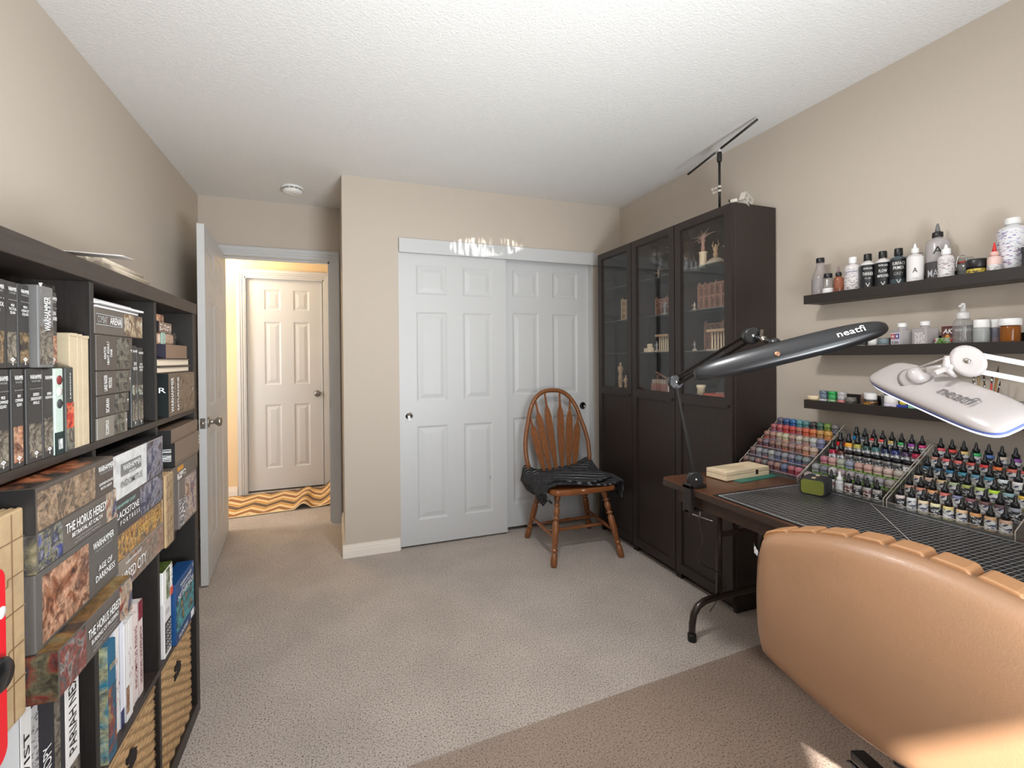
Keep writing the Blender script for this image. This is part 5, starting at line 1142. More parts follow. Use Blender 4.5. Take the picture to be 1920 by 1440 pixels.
def bottle(label, y, z, h, r, bm, cm_, cap=(.16, .5), lab=None, lr=(.12, .66), neck='shoulder', x=XR-.062, name='bottle', cat='bottle', texts=(), fill=None, nozzle=None, group=None):
    t = thing(name, label, cat, (x, y, z), 2.6); ch_ = h*cap[0]; cr = r*cap[1]; hb = h-ch_
    if nozzle: hb = h-ch_-nozzle
    if neck == 'cone': p = [(r*.94, 0), (r, .003), (r, hb*.55), (r*.9, hb*.66), (cr*1.0, hb*.90), (cr*.88, hb)]
    elif neck == 'jar': p = [(r*.94, 0), (r, .003), (r, hb*.92), (r*.9, hb)]
    else: p = [(r*.94, 0), (r, .003), (r, hb*.86), (r*.86, hb*.93), (cr*.88, hb*.96), (cr*.88, hb)]
    obj('body', MB().lathe(p, 20), bm, t)
    if fill: obj('liquid', MB().lathe([(r*.90, .003), (r*.93, .006), (r*.93, hb*fill[0]), (0, hb*fill[0])], 18), fill[1], t)
    obj('cap', MB().lathe([(cr, hb-.001), (cr*1.02, hb+.002), (cr, hb+ch_*.9), (cr*.92, hb+ch_), (0, hb+ch_)], 18), cm_, t)
    if nozzle: obj('nozzle', MB().lathe([(cr*.55, hb+ch_), (cr*.45, hb+ch_+nozzle*.3), (cr*.22, hb+ch_+nozzle*.9), (cr*.14, hb+ch_+nozzle), (0, hb+ch_+nozzle)], 12), nozzle_m.get(label, cm_), t)
    if lab: obj('label', MB().lathe([(r*1.015, hb*lr[0]), (r*1.015, hb*lr[1])], 20, cap=False), lab, t)
    for s, f, w_, hh, tm in texts:                       # lettering wrapped flat on the side facing the room
        L_ = text(t, s, (0, 0, 0), w_, hh, (0, -1, 0), (0, 0, 1), tm, bold=.005)
        me = L_.data; R_ = r*1.03
        for v in me.vertices:
            a = (v.co.x*w_)/R_; v.co = (R_*math.sin(a), -R_*math.cos(a), hb*f+v.co.y*hh)
        L_.matrix_local = Matrix.Rotation(math.atan2(-y, -x)-1.5*PI-2.6, 4, 'Z')
    return t
nozzle_m = {}
Z = LZ[0]+.012
lbk = mat('label_black', (32, 32, 34), .4); lwh = mat('label_paper', (222, 218, 216), .5); lpr = print_lines('label_fineprint', (214, 210, 208), (120, 110, 120), 420, 90, .56, ink2=(170, 90, 80))
bottle('large clear bottle with a black screw cap and half full of thin grey liquid', 1.428, Z, .193, .034, thin_clear('bottle_clear', (238, 236, 236), .04, .5, .22, (206, 200, 198)), capk, (.10, .46), neck='cone', fill=(.55, mat('thin_grey', (176, 170, 172), .2)))
bottle('small clear bottle with a black cap and curved paper label', 1.374, Z, .112, .021, thin_clear('bottle_clear2', (236, 234, 232), .04, .5, .3, (196, 188, 182)), capk, (.16, .74), lab=lwh, lr=(.05, .5), neck='cone', x=XR-.092)
nozzle_m['orange tinted dropper bottle with a black collar and clear tip'] = mat('tip_mauve', (130, 104, 104), .3)
bottle('orange tinted dropper bottle with a black collar and clear tip', 1.335, Z, .136, .0175, thin_clear('bottle_orange', (230, 190, 170), .05, .5, .45, (176, 110, 86)), capk, (.11, .62), fill=(.22, mat('orange_ink_fill', (206, 84, 40), .2)), nozzle=.026, x=XR-.085)
bottle('white capped bottle with a purple banded fine print label', 1.294, Z, .168, .029, clearp, capw, (.15, .48), lab=lpr, lr=(.22, .82), texts=(('alcohol', .74, .030, .008, mat('ink_violet', (70, 56, 120), .5)),))
bottle('grey bottle with black flip cap and black label reading thinner', 1.237, Z, .169, .0255, clearp, capk, (.16, .52), lab=lbk, lr=(.16, .86), texts=(('Airbrush', .76, .030, .009, inkw), ('THINNER', .60, .036, .013, inkw), ('71.161', .47, .018, .006, inkw), ('V', .28, .014, .016, inkw)))
bottle('grey bottle with black flip cap and black label reading flow improver', 1.183, Z, .168, .0255, clearp, capk, (.16, .52), lab=lbk, lr=(.16, .86), texts=(('Airbrush', .78, .030, .008, inkw), ('FLOW', .62, .026, .012, inkw), ('IMPROVER', .48, .036, .011, inkw), ('V', .26, .014, .015, inkw)))
bottle('dark teal bottle with black flip cap and surface primer label', 1.130, Z, .167, .026, mat('primer_teal', (70, 84, 90), .3), capk, (.16, .50), lab=lbk, lr=(.34, .88), texts=(('SURFACE', .76, .040, .012, inkw), ('PRIMER', .64, .034, .012, inkw), ('GREY', .48, .030, .012, inkg), ('V', .26, .014, .016, inkw)))
bottle('slim reddish bottle with a black cap behind the white dropper', 1.093, Z, .158, .012, mat('clay_red', (150, 96, 80), .4), capk, (.18, .6), lab=print_lines('clay_label', (206, 196, 188), (90, 60, 56), 260, 80, .52), x=XR-.03)
nozzle_m['white dropper bottle with a grey letter disc on its label'] = capw
bottle('white dropper bottle with a grey letter disc on its label', 1.064, Z, .168, .0235, mat('frosted', (206, 200, 198), .3), capw, (.10, .46), lab=lwh, lr=(.06, .88), nozzle=.018, x=XR-.088, texts=(('A', .50, .014, .018, inkk), ('ACRYLIC', .28, .016, .004, inkg)))
nozzle_m['tall clear varnish bottle with a black collar and grey spout'] = mat('spout_grey', (110, 108, 108), .3)
bottle('tall clear varnish bottle with a black collar and grey spout', 1.016, Z, .232, .033, thin_clear('bottle_frost', (226, 222, 222), .2, .4, .55, (206, 200, 200)), capk, (.075, .46), lab=mat('label_dkgrey', (70, 66, 66), .4), lr=(.04, .50), nozzle=.032, x=XR-.050, texts=(('MATT', .27, .058, .026, mat('ink_palegrey', (190, 190, 194), .5)), ('A', .72, .026, .026, inkk)))
nozzle_m['small white dropper bottle beside the clip top jar'] = capw
bottle('small white dropper bottle beside the clip top jar', .974, Z, .143, .0215, clearp, capw, (.13, .58), lab=lpr, lr=(.05, .84), nozzle=.016, x=XR-.088)
t = thing('clip_top_jar', 'small glass clip top jar with a wire bail and red seal', 'jar', (XR-.055, .936, Z))
obj('glass', MB().lathe([(.021, 0), (.023, .004), (.023, .062), (.019, .072)], 20), glassj, t); obj('contents', MB().lathe([(.020, .004), (.020, .03), (0, .03)], 16), mat('jar_green', (70, 84, 60), .5), t)
obj('seal', MB().lathe([(.019, .071), (.021, .074), (.019, .078)], 20), mat('seal_red', (176, 80, 66), .5), t); obj('lid', MB().lathe([(.020, .078), (.022, .082), (.018, .09), (0, .092)], 20), glassj, t)
for s in (-1, 1): obj('wire_bail', MB().tube([(-.022, s*.012, .04), (-.026, s*.014, .07), (-.024, s*.010, .094), (-.019, 0, .098)], .0013, 6), chrome, t)
t = thing('pigment_tub', 'squat tub with a wide black lid and yellow label', 'jar', (XR-.088, .893, Z))
obj('tub', MB().lathe([(.022, 0), (.024, .003), (.024, .042), (.022, .045)], 22), mat('tub_amber', (60, 48, 40), .25), t); obj('label', MB().lathe([(.0243, .006), (.0243, .04)], 22, cap=False), print_lines('label_yellow', (206, 180, 60), (50, 44, 36), 200, 70, .55), t); obj('lid', MB().lathe([(.026, .044), (.027, .048), (.027, .068), (.025, .073), (0, .074)], 24), capk, t)
nozzle_m['small pink glue bottle with a red tipped nozzle'] = mat('tip_red', (206, 40, 40), .4)
bottle('small pink glue bottle with a red tipped nozzle', .848, Z, .118, .017, mat('glue_pink', (222, 190, 180), .4), mat('glue_cap', (222, 176, 166), .4), (.10, .6), lab=lpr, lr=(.05, .6), nozzle=.03, x=XR-.094)
bottle('big milky white solvent bottle with a white cap and blue red print', .824, Z, .195, .035, mat('milky', (214, 214, 216), .3), capw, (.10, .52), lab=print_lines('label_solvent', (222, 220, 222), (96, 110, 160), 300, 70, .57, ink2=(190, 60, 56)), lr=(.22, .9), x=XR-.048)
t = thing('black_case', 'black plastic case standing past the big white bottle', 'case', (XR-.06, .735, Z)); obj('case', MB().box(-.04, .04, -.05, .05, 0, .085), mat('case_black', (34, 32, 32), .4), t, bevel=.004); obj('case_lid', MB().box(-.041, .041, -.051, .051, .07, .088), mat('case_black', (34, 32, 32), .4), t, bevel=.002)
# middle ledge
Z = LZ[1]+.012
tj = [((206, 196, 176), 'cream'), ((210, 206, 202), 'white'), ((44, 52, 52), 'dark green'), ((206, 202, 198), 'off white'), ((110, 124, 128), 'slate')]
tlab = print_lines('label_stars', (222, 214, 206), (60, 70, 150), 120, 90, .6, ink2=(190, 46, 46))
for k, (c, nm) in enumerate(tj):
    bottle('small square shouldered hobby paint jar with a %s lid' % nm, 1.312-.0365*k, Z, .052, .0175, mat('jarpaint_%d' % k, mixc(c, (120, 110, 100), .3), .3), cmat(c, .45, 'lid'), (.42, .95), lab=tlab, lr=(.08, .9), neck='jar', x=XR-.088, name='hobby_paint_jar', cat='jar', group='hobby paint jars')
t = thing('thinner_bottle', 'square clear thinner bottle with two star emblem on its label', 'bottle', (XR-.074, 1.112, Z), -.45)
obj('body', MB().box(-.024, .024, -.026, .026, 0, .082), thin_clear('bottle_frost', (226, 222, 222)), t, bevel=.006, seg=3); obj('shoulder', MB().lathe([(.022, .08), (.012, .088), (.012, .094)], 16), MATS['bottle_frost'], t)
obj('cap', MB().lathe([(.0135, .092), (.014, .094), (.0135, .108), (0, .109)], 18), capw, t)
obj('label', MB().box(-.0248, -.0242, -.022, .022, .004, .072), mat('label_lilac', (214, 206, 214), .5), t)
for s, c in ((1, (190, 40, 50)), (-1, (50, 50, 140))):
    obj('emblem_square', MB().box(-.0254, -.0247, s*.0105-.0095, s*.0105+.0095, .048, .067), mat('emblem_%d' % s, c, .5), t)
    st_ = []
    for i in range(10):
        a = PI/2+i*PI/5; r = .009 if i % 2 == 0 else .0038; st_.append((-.0257, s*.0105-r*math.cos(a), .0575+r*math.sin(a)))
    obj('emblem_star', MB().add(st_, [tuple(range(10))]), inkw, t)
text(t, 'X-20A', (-.0248, 0, .034), .036, .011, (-1, 0, 0), (0, 0, 1), inkk, bold=.01); text(t, 'THINNER', (-.0248, 0, .022), .034, .006, (-1, 0, 0), (0, 0, 1), inkk); text(t, 'LACQUER', (-.0248, 0, .012), .028, .004, (-1, 0, 0), (0, 0, 1), inkg)
t = thing('thinner_bottle', 'square clear bottle with a barcode label and white cap', 'bottle', (XR-.074, 1.041, Z), -.3)
obj('body', MB().box(-.026, .026, -.028, .028, 0, .084), MATS['bottle_frost'], t, bevel=.006, seg=3); obj('shoulder', MB().lathe([(.022, .082), (.012, .089), (.012, .095)], 16), MATS['bottle_frost'], t); obj('cap', MB().lathe([(.0135, .093), (.014, .095), (.0135, .109), (0, .11)], 18), capw, t)
obj('label', MB().box(-.0268, -.0262, -.024, .014, .004, .068), print_lines('label_barcode', (212, 206, 204), (90, 86, 90), 90, 500, .56), t)
t = thing('sweet_tin', 'little wrapped packet in red white and green', 'packet', (XR-.085, .981, Z)); obj('packet', MB().box(-.016, .016, -.021, .021, 0, .046), art('art_packet', [(40, 40, 40), (190, 40, 44), (222, 216, 212), (96, 150, 50), (60, 56, 52)], 26, seed=30), t, bevel=.006); obj('twist', MB().box(-.006, .006, -.024, .024, .034, .042), mat('wrap_red', (196, 50, 50), .4), t)
t = thing('weathering_box', 'maroon boxed paint set with orange badge behind the spray bottle', 'box', (XR-.045, .947, Z)); obj('carton', MB().box(-.012, .012, -.055, .055, 0, .088), mat('maroon_card', (92, 50, 48), .4), t, bevel=.001)
obj('printed_panel', MB().box(-.0128, -.0118, -.053, .053, .004, .050), art('art_weather', [(110, 84, 74), (176, 150, 130), (96, 70, 60), (150, 170, 110)], 24, seed=31), t); text(t, 'AK', (-.012, .037, .070), .028, .017, (-1, 0, 0), (0, 0, 1), inkw, bold=.02, shear=.2); text(t, 'WEATHERING', (-.012, -.012, .072), .060, .010, (-1, 0, 0), (0, 0, 1), inkw, bold=.01)
obj('badge', MB().lathe([(.012, 0), (.012, .001), (0, .001)], 18, (-.0125, .038, .046), (-1, 0, 0), sy=.6), mat('badge_orange', (206, 140, 60), .5), t)
t = thing('spray_bottle', 'clear plastic spray bottle with a ribbed translucent pump', 'bottle', (XR-.085, .930, Z)); cs_ = thin_clear('bottle_clear', (238, 236, 236))
obj('body', MB().lathe([(.024, 0), (.026, .003), (.026, .092), (.022, .104), (.013, .110)], 20), thin_clear('spray_clear', (236, 236, 236), .04, .55, .12), t); obj('dip_tube', MB().tube([(0, 0, .006), (.004, 0, .11)], .003, 8), thin_clear('spray_clear', ()), t)
obj('collar', MB().lathe([(.0165, .108), (.017, .111), (.0165, .128), (.013, .131), (0, .131)], 20), mat('pump_frost', (206, 202, 200), .3), t); obj('pump', MB().lathe([(.008, .13), (.0075, .155), (.006, .163), (0, .164)], 14).box(-.016, 0, -.004, .004, .148, .156), mat('pump_frost', (206, 202, 200), .3), t)
bottle('cylindrical grey jar with a tall white cap', .883, Z, .102, .020, mat('jar_grey', (150, 152, 150), .35), capw, (.26, .95), neck='jar', x=XR-.085, name='paint_jar', cat='jar')
bottle('two tone slate jar with a white cap between two jars', .857, Z, .101, .016, mat('jar_slate', (96, 98, 110), .35), capw, (.26, .95), lab=mat('lab_mauve', (120, 104, 112), .4), lr=(.02, .55), neck='jar', x=XR-.060, name='paint_jar', cat='jar')
bottle('amber pill bottle with a wide white cap', .815, Z, .100, .023, thin_clear('amber_clear', (206, 140, 60), .05, .5, .4, (176, 110, 40)), capw, (.22, 1.1), neck='jar', x=XR-.085, name='pill_bottle', cat='bottle', fill=(.6, mat('amber_fill', (140, 90, 40), .5)))
nozzle_m['milky bottle with a red tip at the end of the middle ledge'] = mat('tip_red', (206, 40, 40), .4)
bottle('milky bottle with a red tip at the end of the middle ledge', .765, Z, .162, .022, mat('milky', (214, 214, 216), .3), mat('frosted', (206, 200, 198), .3), (.08, .7), nozzle=.035, x=XR-.07)
# lowest ledge
Z = LZ[2]+.012
t = thing('cream_tub', 'squat cream tub with a pale yellow lid', 'jar', (XR-.083, 1.4405, Z)); obj('tub', MB().lathe([(.022, 0), (.025, .003), (.026, .026), (.025, .028)], 22), mat('tub_yellow', (222, 190, 120), .5), t); obj('lid', MB().lathe([(.027, .027), (.028, .029), (.028, .040), (.026, .043), (0, .044)], 22), mat('lid_cream', (226, 204, 170), .5), t)
def stackpots(y, low, up, lab):
    for i, c in enumerate((low, up)):
        if c is None: continue
        bottle(lab[i], y, Z+.0345*i, .034, .0165, cmat(mixc(c, (150, 150, 146), .2), .35), cmat(c, .3, 'lid'), (.4, .98), neck='jar', x=XR-.09 if i == 0 else XR-.088, name='small_pot', cat='jar')
stackpots(1.396, (176, 174, 176), (92, 108, 122), ('small pale grey pot under a slate blue one', 'small slate blue pot stacked on a pale grey one'))
stackpots(1.358, (130, 170, 120), (28, 150, 66), ('small pale green pot under a bright green one', 'small bright green pot stacked on a pale green one'))
stackpots(1.320, (186, 110, 110), (176, 172, 170), ('small rose pot under a grey domed one', 'small grey domed pot stacked on a rose one'))
bottle('small black pot with an orange rimmed lid', 1.284, Z, .048, .019, mat('pot_black', (56, 58, 56), .35), mat('lid_grey', (110, 106, 100), .35), (.35, .98), lab=print_lines('pot_lab', (60, 62, 60), (190, 190, 186), 260, 90, .6), neck='jar', name='small_pot', cat='jar', x=XR-.09)
bottle('slim brown glass vial beside the white capped jars', 1.266, Z, .062, .014, mat('vial_brown', (120, 92, 80), .3), mat('vial_cap', (150, 126, 116), .4), (.2, .9), neck='jar', x=XR-.035, name='glass_vial', cat='jar')
lor = print_lines('label_orangeblack', (206, 140, 50), (40, 34, 30), 160, 80, .50)
for y, x, lb in ((1.234, XR-.056, 'white capped weathering jar partly hidden behind its twin'), (1.209, XR-.09, 'white capped weathering jar with orange lettering in front of its twin')):
    bottle(lb, y, Z, .070, .0205, mat('jar_dark', (60, 56, 54), .3), capw, (.34, .92), lab=lor, lr=(.1, .8), neck='jar', x=x, name='weathering_jar', cat='jar')
t = thing('tool_glass', 'clear glass holding tweezers and sculpting tools', 'glass', (XR-.045, 1.172, Z)); obj('glass', MB().lathe([(.022, 0), (.024, .003), (.025, .066)], 18), glassj, t)
for k in range(4):
    t2 = thing('tweezers', ['long steel tweezers leaning out of the tool glass', 'steel tweezers with a hooked tip in the tool glass', 'thin steel probe in the tool glass', 'black handled sculpting tool in the tool glass'][k], 'tool', (XR-.045, 1.172+.004*(k-1.5), Z+.004))
    a = Vector((0, -.014 if k < 3 else .006, 0)); b_ = Vector((-.012+.008*k, .044-.012*k, .128-.010*k)) if k < 3 else Vector((0, -.03, .085))
    tm_ = [mat('tool_steel', (96, 90, 88), .35, .7), mat('tool_steel', (96, 90, 88), .35, .7), mat('tool_steel', (96, 90, 88), .35, .7), capk][k]
    if k < 2:
        for s in (-1, 1): obj('arm', MB().tube([a, a+(b_-a)*.55+Vector((s*.004, 0, 0)), b_+Vector((s*.0005, 0, 0))], [.0022, .0026, .001], 6), tm_, t2)
    else:
        obj('shaft', MB().tube([a, a+(b_-a)*.7], .0026, 6), tm_, t2); obj('tip', MB().tube([a+(b_-a)*.7, b_], [.002, .0008], 6), tm_, t2)
bottle('white capped jar with a lilac band beside the tool glass', 1.139, Z, .066, .0225, mat('jar_lilac', (206, 196, 212), .35), capw, (.42, .95), lab=print_lines('label_lilacp', (222, 214, 224), (140, 110, 150), 280, 70, .58), lr=(.05, .85), neck='jar', x=XR-.09, name='paint_jar', cat='jar')
t = thing('glue_tub', 'blue tub with a yellow ball knob lid', 'jar', (XR-.088, 1.100, Z)); obj('tub', MB().box(-.014, .014, -.017, .017, 0, .034), mat('tub_blue', (36, 60, 150), .4), t, bevel=.003); obj('knob', MB().lathe([(.0, .03), (.010, .034), (.0125, .042), (.010, .051), (0, .054)], 16), mat('knob_yellow', (214, 190, 70), .4), t); obj('applicator', MB().tube([(0, 0, .05), (.004, .010, .066)], .002, 6), capk, t)
for k, y in enumerate((1.063, 1.025)):
    t = thing('putty_box', ['mint green small carton next to the blue tub', 'mint green small carton with star emblem label'][k], 'box', (XR-.085, y, Z)); obj('carton', MB().box(-.014, .014, -.018, .018, 0, .044-.006*k), mat('mint_card', (130, 186, 160), .5), t, bevel=.001); obj('printed_panel', MB().box(-.0147, -.0137, -.014, .014, .008, .026), tlab if k else print_lines('mint_print', (150, 200, 176), (60, 110, 90), 240, 60, .55), t)
t = thing('brush_glass', 'clear glass crammed with paint brushes', 'glass', (XR-.07, .878, Z)); obj('glass', MB().lathe([(.034, 0), (.036, .003), (.037, .08)], 20), glassj, t)
bc = [(176, 96, 60), (190, 140, 60), (46, 96, 140), (206, 90, 60), (214, 206, 196), (150, 120, 70), (60, 110, 140), (196, 60, 50), (170, 120, 60), (110, 70, 50), (206, 170, 100)]
for k, c in enumerate(bc):
    a = k*2*PI/len(bc); t2 = thing('paint_brush', '%s handled paint brush standing in the brush glass' % ['rust brown', 'mustard', 'dark blue', 'orange red', 'white', 'olive brown', 'grey blue', 'scarlet', 'ochre', 'dark brown', 'straw yellow'][k], 'brush', (XR-.07+.012*math.cos(a), .878+.012*math.sin(a), Z+.004), 0, 'brushes in the glass')
    tip = Vector((.016*math.cos(a), .016*math.sin(a), .105+.02*(k % 3))); obj('handle', MB().tube([(0, 0, 0), tip*.5, tip], [.0018, .003, .0022], 6), cmat(c, .35, 'brush'), t2); obj('ferrule', MB().tube([tip, tip*1.12], .0024, 6), chrome, t2); obj('bristles', MB().tube([tip*1.12, tip*1.26], [.0024, .0004], 6), mat('bristle', (70, 50, 40), .8), t2)
t = thing('storage_jar', 'wide glass storage jar with a metal lid at the end of the lowest ledge', 'jar', (XR-.075, .805, Z)); obj('glass', MB().lathe([(.028, 0), (.030, .003), (.030, .05), (.027, .055)], 20), glassj, t); obj('contents', MB().lathe([(.027, .003), (.027, .028), (0, .03)], 18), mat('powder', (206, 180, 168), .8), t); obj('lid', MB().lathe([(.029, .054), (.030, .056), (.030, .070), (.028, .073), (0, .073)], 20), silver, t)

# ------------------------------------------------------------------ lamps
def basis_head(hl, hr, updir, W_, Hh, label_root, shell_m, lens_m, nose=2.6, flat=.0):
    """long lamp head between two tips; returns (fn, L, Wd, Nd)"""
    c = (hl+hr)/2; L_ = (hr-hl)/2; ln_ = L_.length; Ld = L_/ln_
    Nd = (updir-Ld*updir.dot(Ld)).normalized(); Wd = Nd.cross(Ld)
    return c, ln_, Ld, Wd, Nd
def head_mesh(c, ln_, Ld, Wd, Nd, W_, Hh, nose, o, dome=.62, n=40, m=16):
    mb = MB(); vs = []; fs = []
    for i in range(n+1):
        s = -math.cos(PI*i/n); w = W_/2*max(0, 1-abs(s)**nose)**(1/nose); h = Hh*max(0, 1-abs(s)**3.2)**.45
        for j in range(m+1):
            a = PI*j/m; y = w*math.cos(a); z = h*max(0, math.sin(a))**dome
            vs.append(c+Ld*(s*ln_)+Wd*y+Nd*z-o)
    k = m+1
    for i in range(n):
        for j in range(m): fs.append((i*k+j, i*k+j+1, (i+1)*k+j+1, (i+1)*k+j))
    mb.add(vs, fs, True); return mb
def lens_mesh(c, ln_, Ld, Wd, Nd, W_, nose, o, d0, d1, sc=.94, n=40):
    mb = MB(); rim = []
    for i in range(2*n):
        a = 2*PI*i/(2*n); s = math.cos(a); w = W_/2*max(0, 1-abs(s)**nose)**(1/nose)*(1 if math.sin(a) >= 0 else -1)
        rim.append((s, w))
    vs = [c+Ld*(s*ln_*sc)+Wd*(w*sc)+Nd*d-o for d in (d0, d1) for s, w in rim]; k = len(rim)
    mb.add(vs, [tuple(range(k))[::-1], tuple(range(k, 2*k))]+[(i, (i+1) % k, (i+1) % k+k, i+k) for i in range(k)])
    return mb
lb_ = Vector((1.372, 1.437, TZ))
bl = thing('desk_lamp', 'black swing arm lamp with a long black head clamped to the table', 'lamp', lb_)
gk = mat('lamp_black', (30, 29, 30), .30, coat=.3); gkb = mat('lamp_arm_black', (26, 20, 16), .55, spec=.3)
J0 = atd(1309, 884, 1.815)-lb_; J1 = atd(1266, 716, 1.84)-lb_; J2 = atd(1408, 630, 1.60)-lb_; J3 = atd(1452, 644, 1.535)-lb_
vx = Fw.copy(); vx.z = 0; vx.normalize()
obj('clamp', MB().box(-.052, -.036, -.022, .022, -.095, .022).box(-.052, .030, -.022, .022, .0005, .016).box(-.052, .020, -.014, .014, -.095, -.083), gk, bl, bevel=.003)
obj('clamp_screw', MB().tube([(.016, 0, -.125), (.016, 0, -.030)], .0045, 10).lathe([(.012, 0), (.012, .005), (0, .005)], 14, (.016, 0, -.032)), chrome, bl); obj('clamp_handle', MB().tube([(.004, .028, -.118), (.038, -.045, -.126)], .0028, 8), chrome, bl)
def disc(name, p, r, th, m, ax): return obj(name, MB().lathe([(r*.9, -th/2), (r, -th/2+.003), (r, th/2-.003), (r*.9, th/2)], 28, p, ax), m, bl)
P0 = Vector((-.010, .0, .035)); disc('pivot', P0, .031, .026, gk, vx); obj('pivot_post', MB().lathe([(.013, .012), (.013, .03)], 12, (-.010, 0, 0)), gk, bl)
for s in (-1, 1): obj('lower_arm', MB().obox(P0+vx*s*.008+Rt*s*.007, J1+vx*s*.008+Rt*s*.005, .006, .011, vx), gkb, bl)
disc('elbow', J1, .029, .030, gk, vx)
for s in (-1, 1): obj('upper_arm', MB().obox(J1+Vector((0, 0, s*.016))-Rt*0, J2+Vector((0, 0, s*.014)), .010, .010, vx), gkb, bl)
disc('head_pivot', J2, .029, .030, gk, vx)
for p in (P0, J1, J2): obj('screw_cap', MB().lathe([(.006, 0), (.006, .004), (.002, .005), (0, .005)], 12, p-vx*.014, -vx), chrome, bl)
obj('spring', MB().tube([J1+(J2-J1)*.05, J1+(J2-J1)*.40], .0035, 6), gkb, bl)
J2b = J2+(J3-J2)*.45; obj('link', MB().tube([J2, J2b, J3], .009, 10), gk, bl); obj('thumb_screw', MB().lathe([(.011, 0), (.011, .008), (0, .008)], 12, J2b-vx*.010, -vx).obox(J2b+Vector((0, 0, .008)), J2b+Vector((.004, 0, .034)), .006, .008), nickel, bl)
obj('ball_joint', MB().lathe([(.010, .018), (.018, .010), (.021, 0), (.018, -.010), (.014, -.016), (.022, -.020), (.022, -.030), (0, -.030)], 18, J3), gk, bl)
hl, hr = atd(1300, 700, 1.60), atd(1666, 607, 1.36)
toc = (Vector((0, 0, EYE))-(hl+hr)/2).normalized()
hd = basis_head(hl, hr, Vector((0, 0, .42))+toc*.90, 0, 0, None, None, None); c_, ln_, Ld, Wd, Nd = hd; c_ = c_-Nd*.016
obj('head', head_mesh(c_, ln_, Ld, Wd, Nd, .078, .028, 3.0, lb_), mat('lamp_head_black', (32, 32, 34), .30, coat=.2), bl, solid=.002)
obj('rim', lens_mesh(c_, ln_, Ld, Wd, Nd, .078, 3.0, lb_, -.006, .003, 1.0), gk, bl); obj('diffuser', lens_mesh(c_, ln_, Ld, Wd, Nd, .078, 3.0, lb_, -.009, -.004, .95), mat('diffuser_off', (190, 190, 194), .4), bl)
obj('power_button', MB().lathe([(.009, 0), (.009, .002), (.006, .003), (0, .003)], 16, c_-lb_+Nd*.0295-Ld*.02-Wd*.012, Nd), mat('button_copper', (150, 110, 86), .35, .6), bl)
text(bl, 'neatfi', c_-lb_+Ld*(ln_*.66)+Nd*.0265+Wd*.002, .072, .021, Nd, Wd if Wd.z > 0 else -Wd, inkw, bold=.010, lift=.0015)
cp = [atd(1310, 948, 1.80), atd(1312, 985, 1.80), atd(1318, 1012, 1.80), atd(1311, 1038, 1.81), atd(1311, 1055, 1.83), atd(1318, 1060, 1.85), atd(1338, 1068, 1.95), atd(1352, 1078, 2.0), atd(1362, 1100, 2.05), Vector((1.72, 1.72, .02))]
obj('power_cord', MB().tube([p-lb_ for p in cp], .0022, 6), gk, bl)
# white lamp
wb0 = Vector((1.372, .06, TZ)); wl = thing('desk_lamp', 'white swing arm lamp with a broad white head over the paint racks', 'lamp', wb0)
gw = mat('lamp_white', (176, 168, 165), .25, coat=.4); gw2 = mat('lamp_arm_white', (166, 166, 170), .35)
K3 = atd(1738, 702, 1.155)-wb0; K2 = atd(1815, 677, 1.10)-wb0; K1 = atd(2210, 752, .93)-wb0; K0 = Vector((-.012, 0, .045))
obj('clamp', MB().box(-.052, -.036, -.022, .022, -.095, .02).box(-.052, .03, -.022, .022, .0005, .016).box(-.052, .02, -.014, .014, -.095, -.083), gw, wl, bevel=.003); obj('clamp_screw', MB().tube([(.012, 0, -.12), (.012, 0, -.03)], .0045, 10), chrome, wl); obj('pivot_post', MB().lathe([(.013, .012), (.013, .04)], 12, (-.012, 0, 0)), gw, wl)
wv_ = (K2-K3).cross(Vector((0, 0, 1))).normalized(); wv_ = -wv_ if wv_.dot(vx) < 0 else wv_
for p in (K0, K1): obj('pivot', MB().lathe([(.028, -.014), (.031, -.010), (.031, .010), (.028, .014)], 26, p, wv_), gw, wl)
obj('head_pivot', MB().lathe([(.024, -.014), (.031, -.010), (.031, .010), (.024, .014)], 30, K2, wv_, sx=1.28), gw, wl)
obj('screw_cap', MB().lathe([(.006, 0), (.006, .003), (.003, .004), (0, .004)], 14, K2-wv_*.0145, -wv_), nickel, wl)
for s in (-1, 1):
    obj('upper_arm', MB().obox(K2+Vector((0, 0, s*.020)), K1+Vector((0, 0, s*.018)), .012, .014, wv_), gw2, wl)
    obj('lower_arm', MB().obox(K0+Vector((0, s*.012, 0)), K1+Vector((0, s*.012, 0)), .010, .012), gw2, wl)
obj('link', MB().tube([K2+(K3-K2)*.2, K2+(K3-K2)*.6+Vector((0, 0, .002)), K3+Vector((0, 0, .010))], [.013, .011, .010], 12), gw, wl)
kk = K2+(K3-K2)*.52-wv_*.012
kb2 = MB()
for a in (1.45, 3.55, 5.55): kb2.tube([kk, kk+(Rt*math.cos(a)+Up*math.sin(a))*.020, kk+(Rt*math.cos(a)+Up*math.sin(a))*.031], [.009, .0065, .0055], 10)
obj('thumb_knob', kb2, gw, wl)
obj('power_cord', MB().tube([K2-Vector((.01, 0, -.026)), K2+(K3-K2)*.5+Vector((0, 0, .026)), K3+Vector((0, .015, .018))], .0028, 7), gw, wl)
a_, b_ = atd(1648, 690, 1.33), atd(1908, 792, .955)
toc = (Vector((0, 0, EYE))-(a_+b_)/2).normalized()
c_, ln_, Ld, Wd, Nd = basis_head(a_, b_, Vector((0, 0, .50))+toc*.70, 0, 0, None, None, None); c_ = c_-Nd*.012
WW = .112
obj('head', head_mesh(c_, ln_, Ld, Wd, Nd, WW, .028, 4.5, wb0, .5), gw, wl, solid=.002)
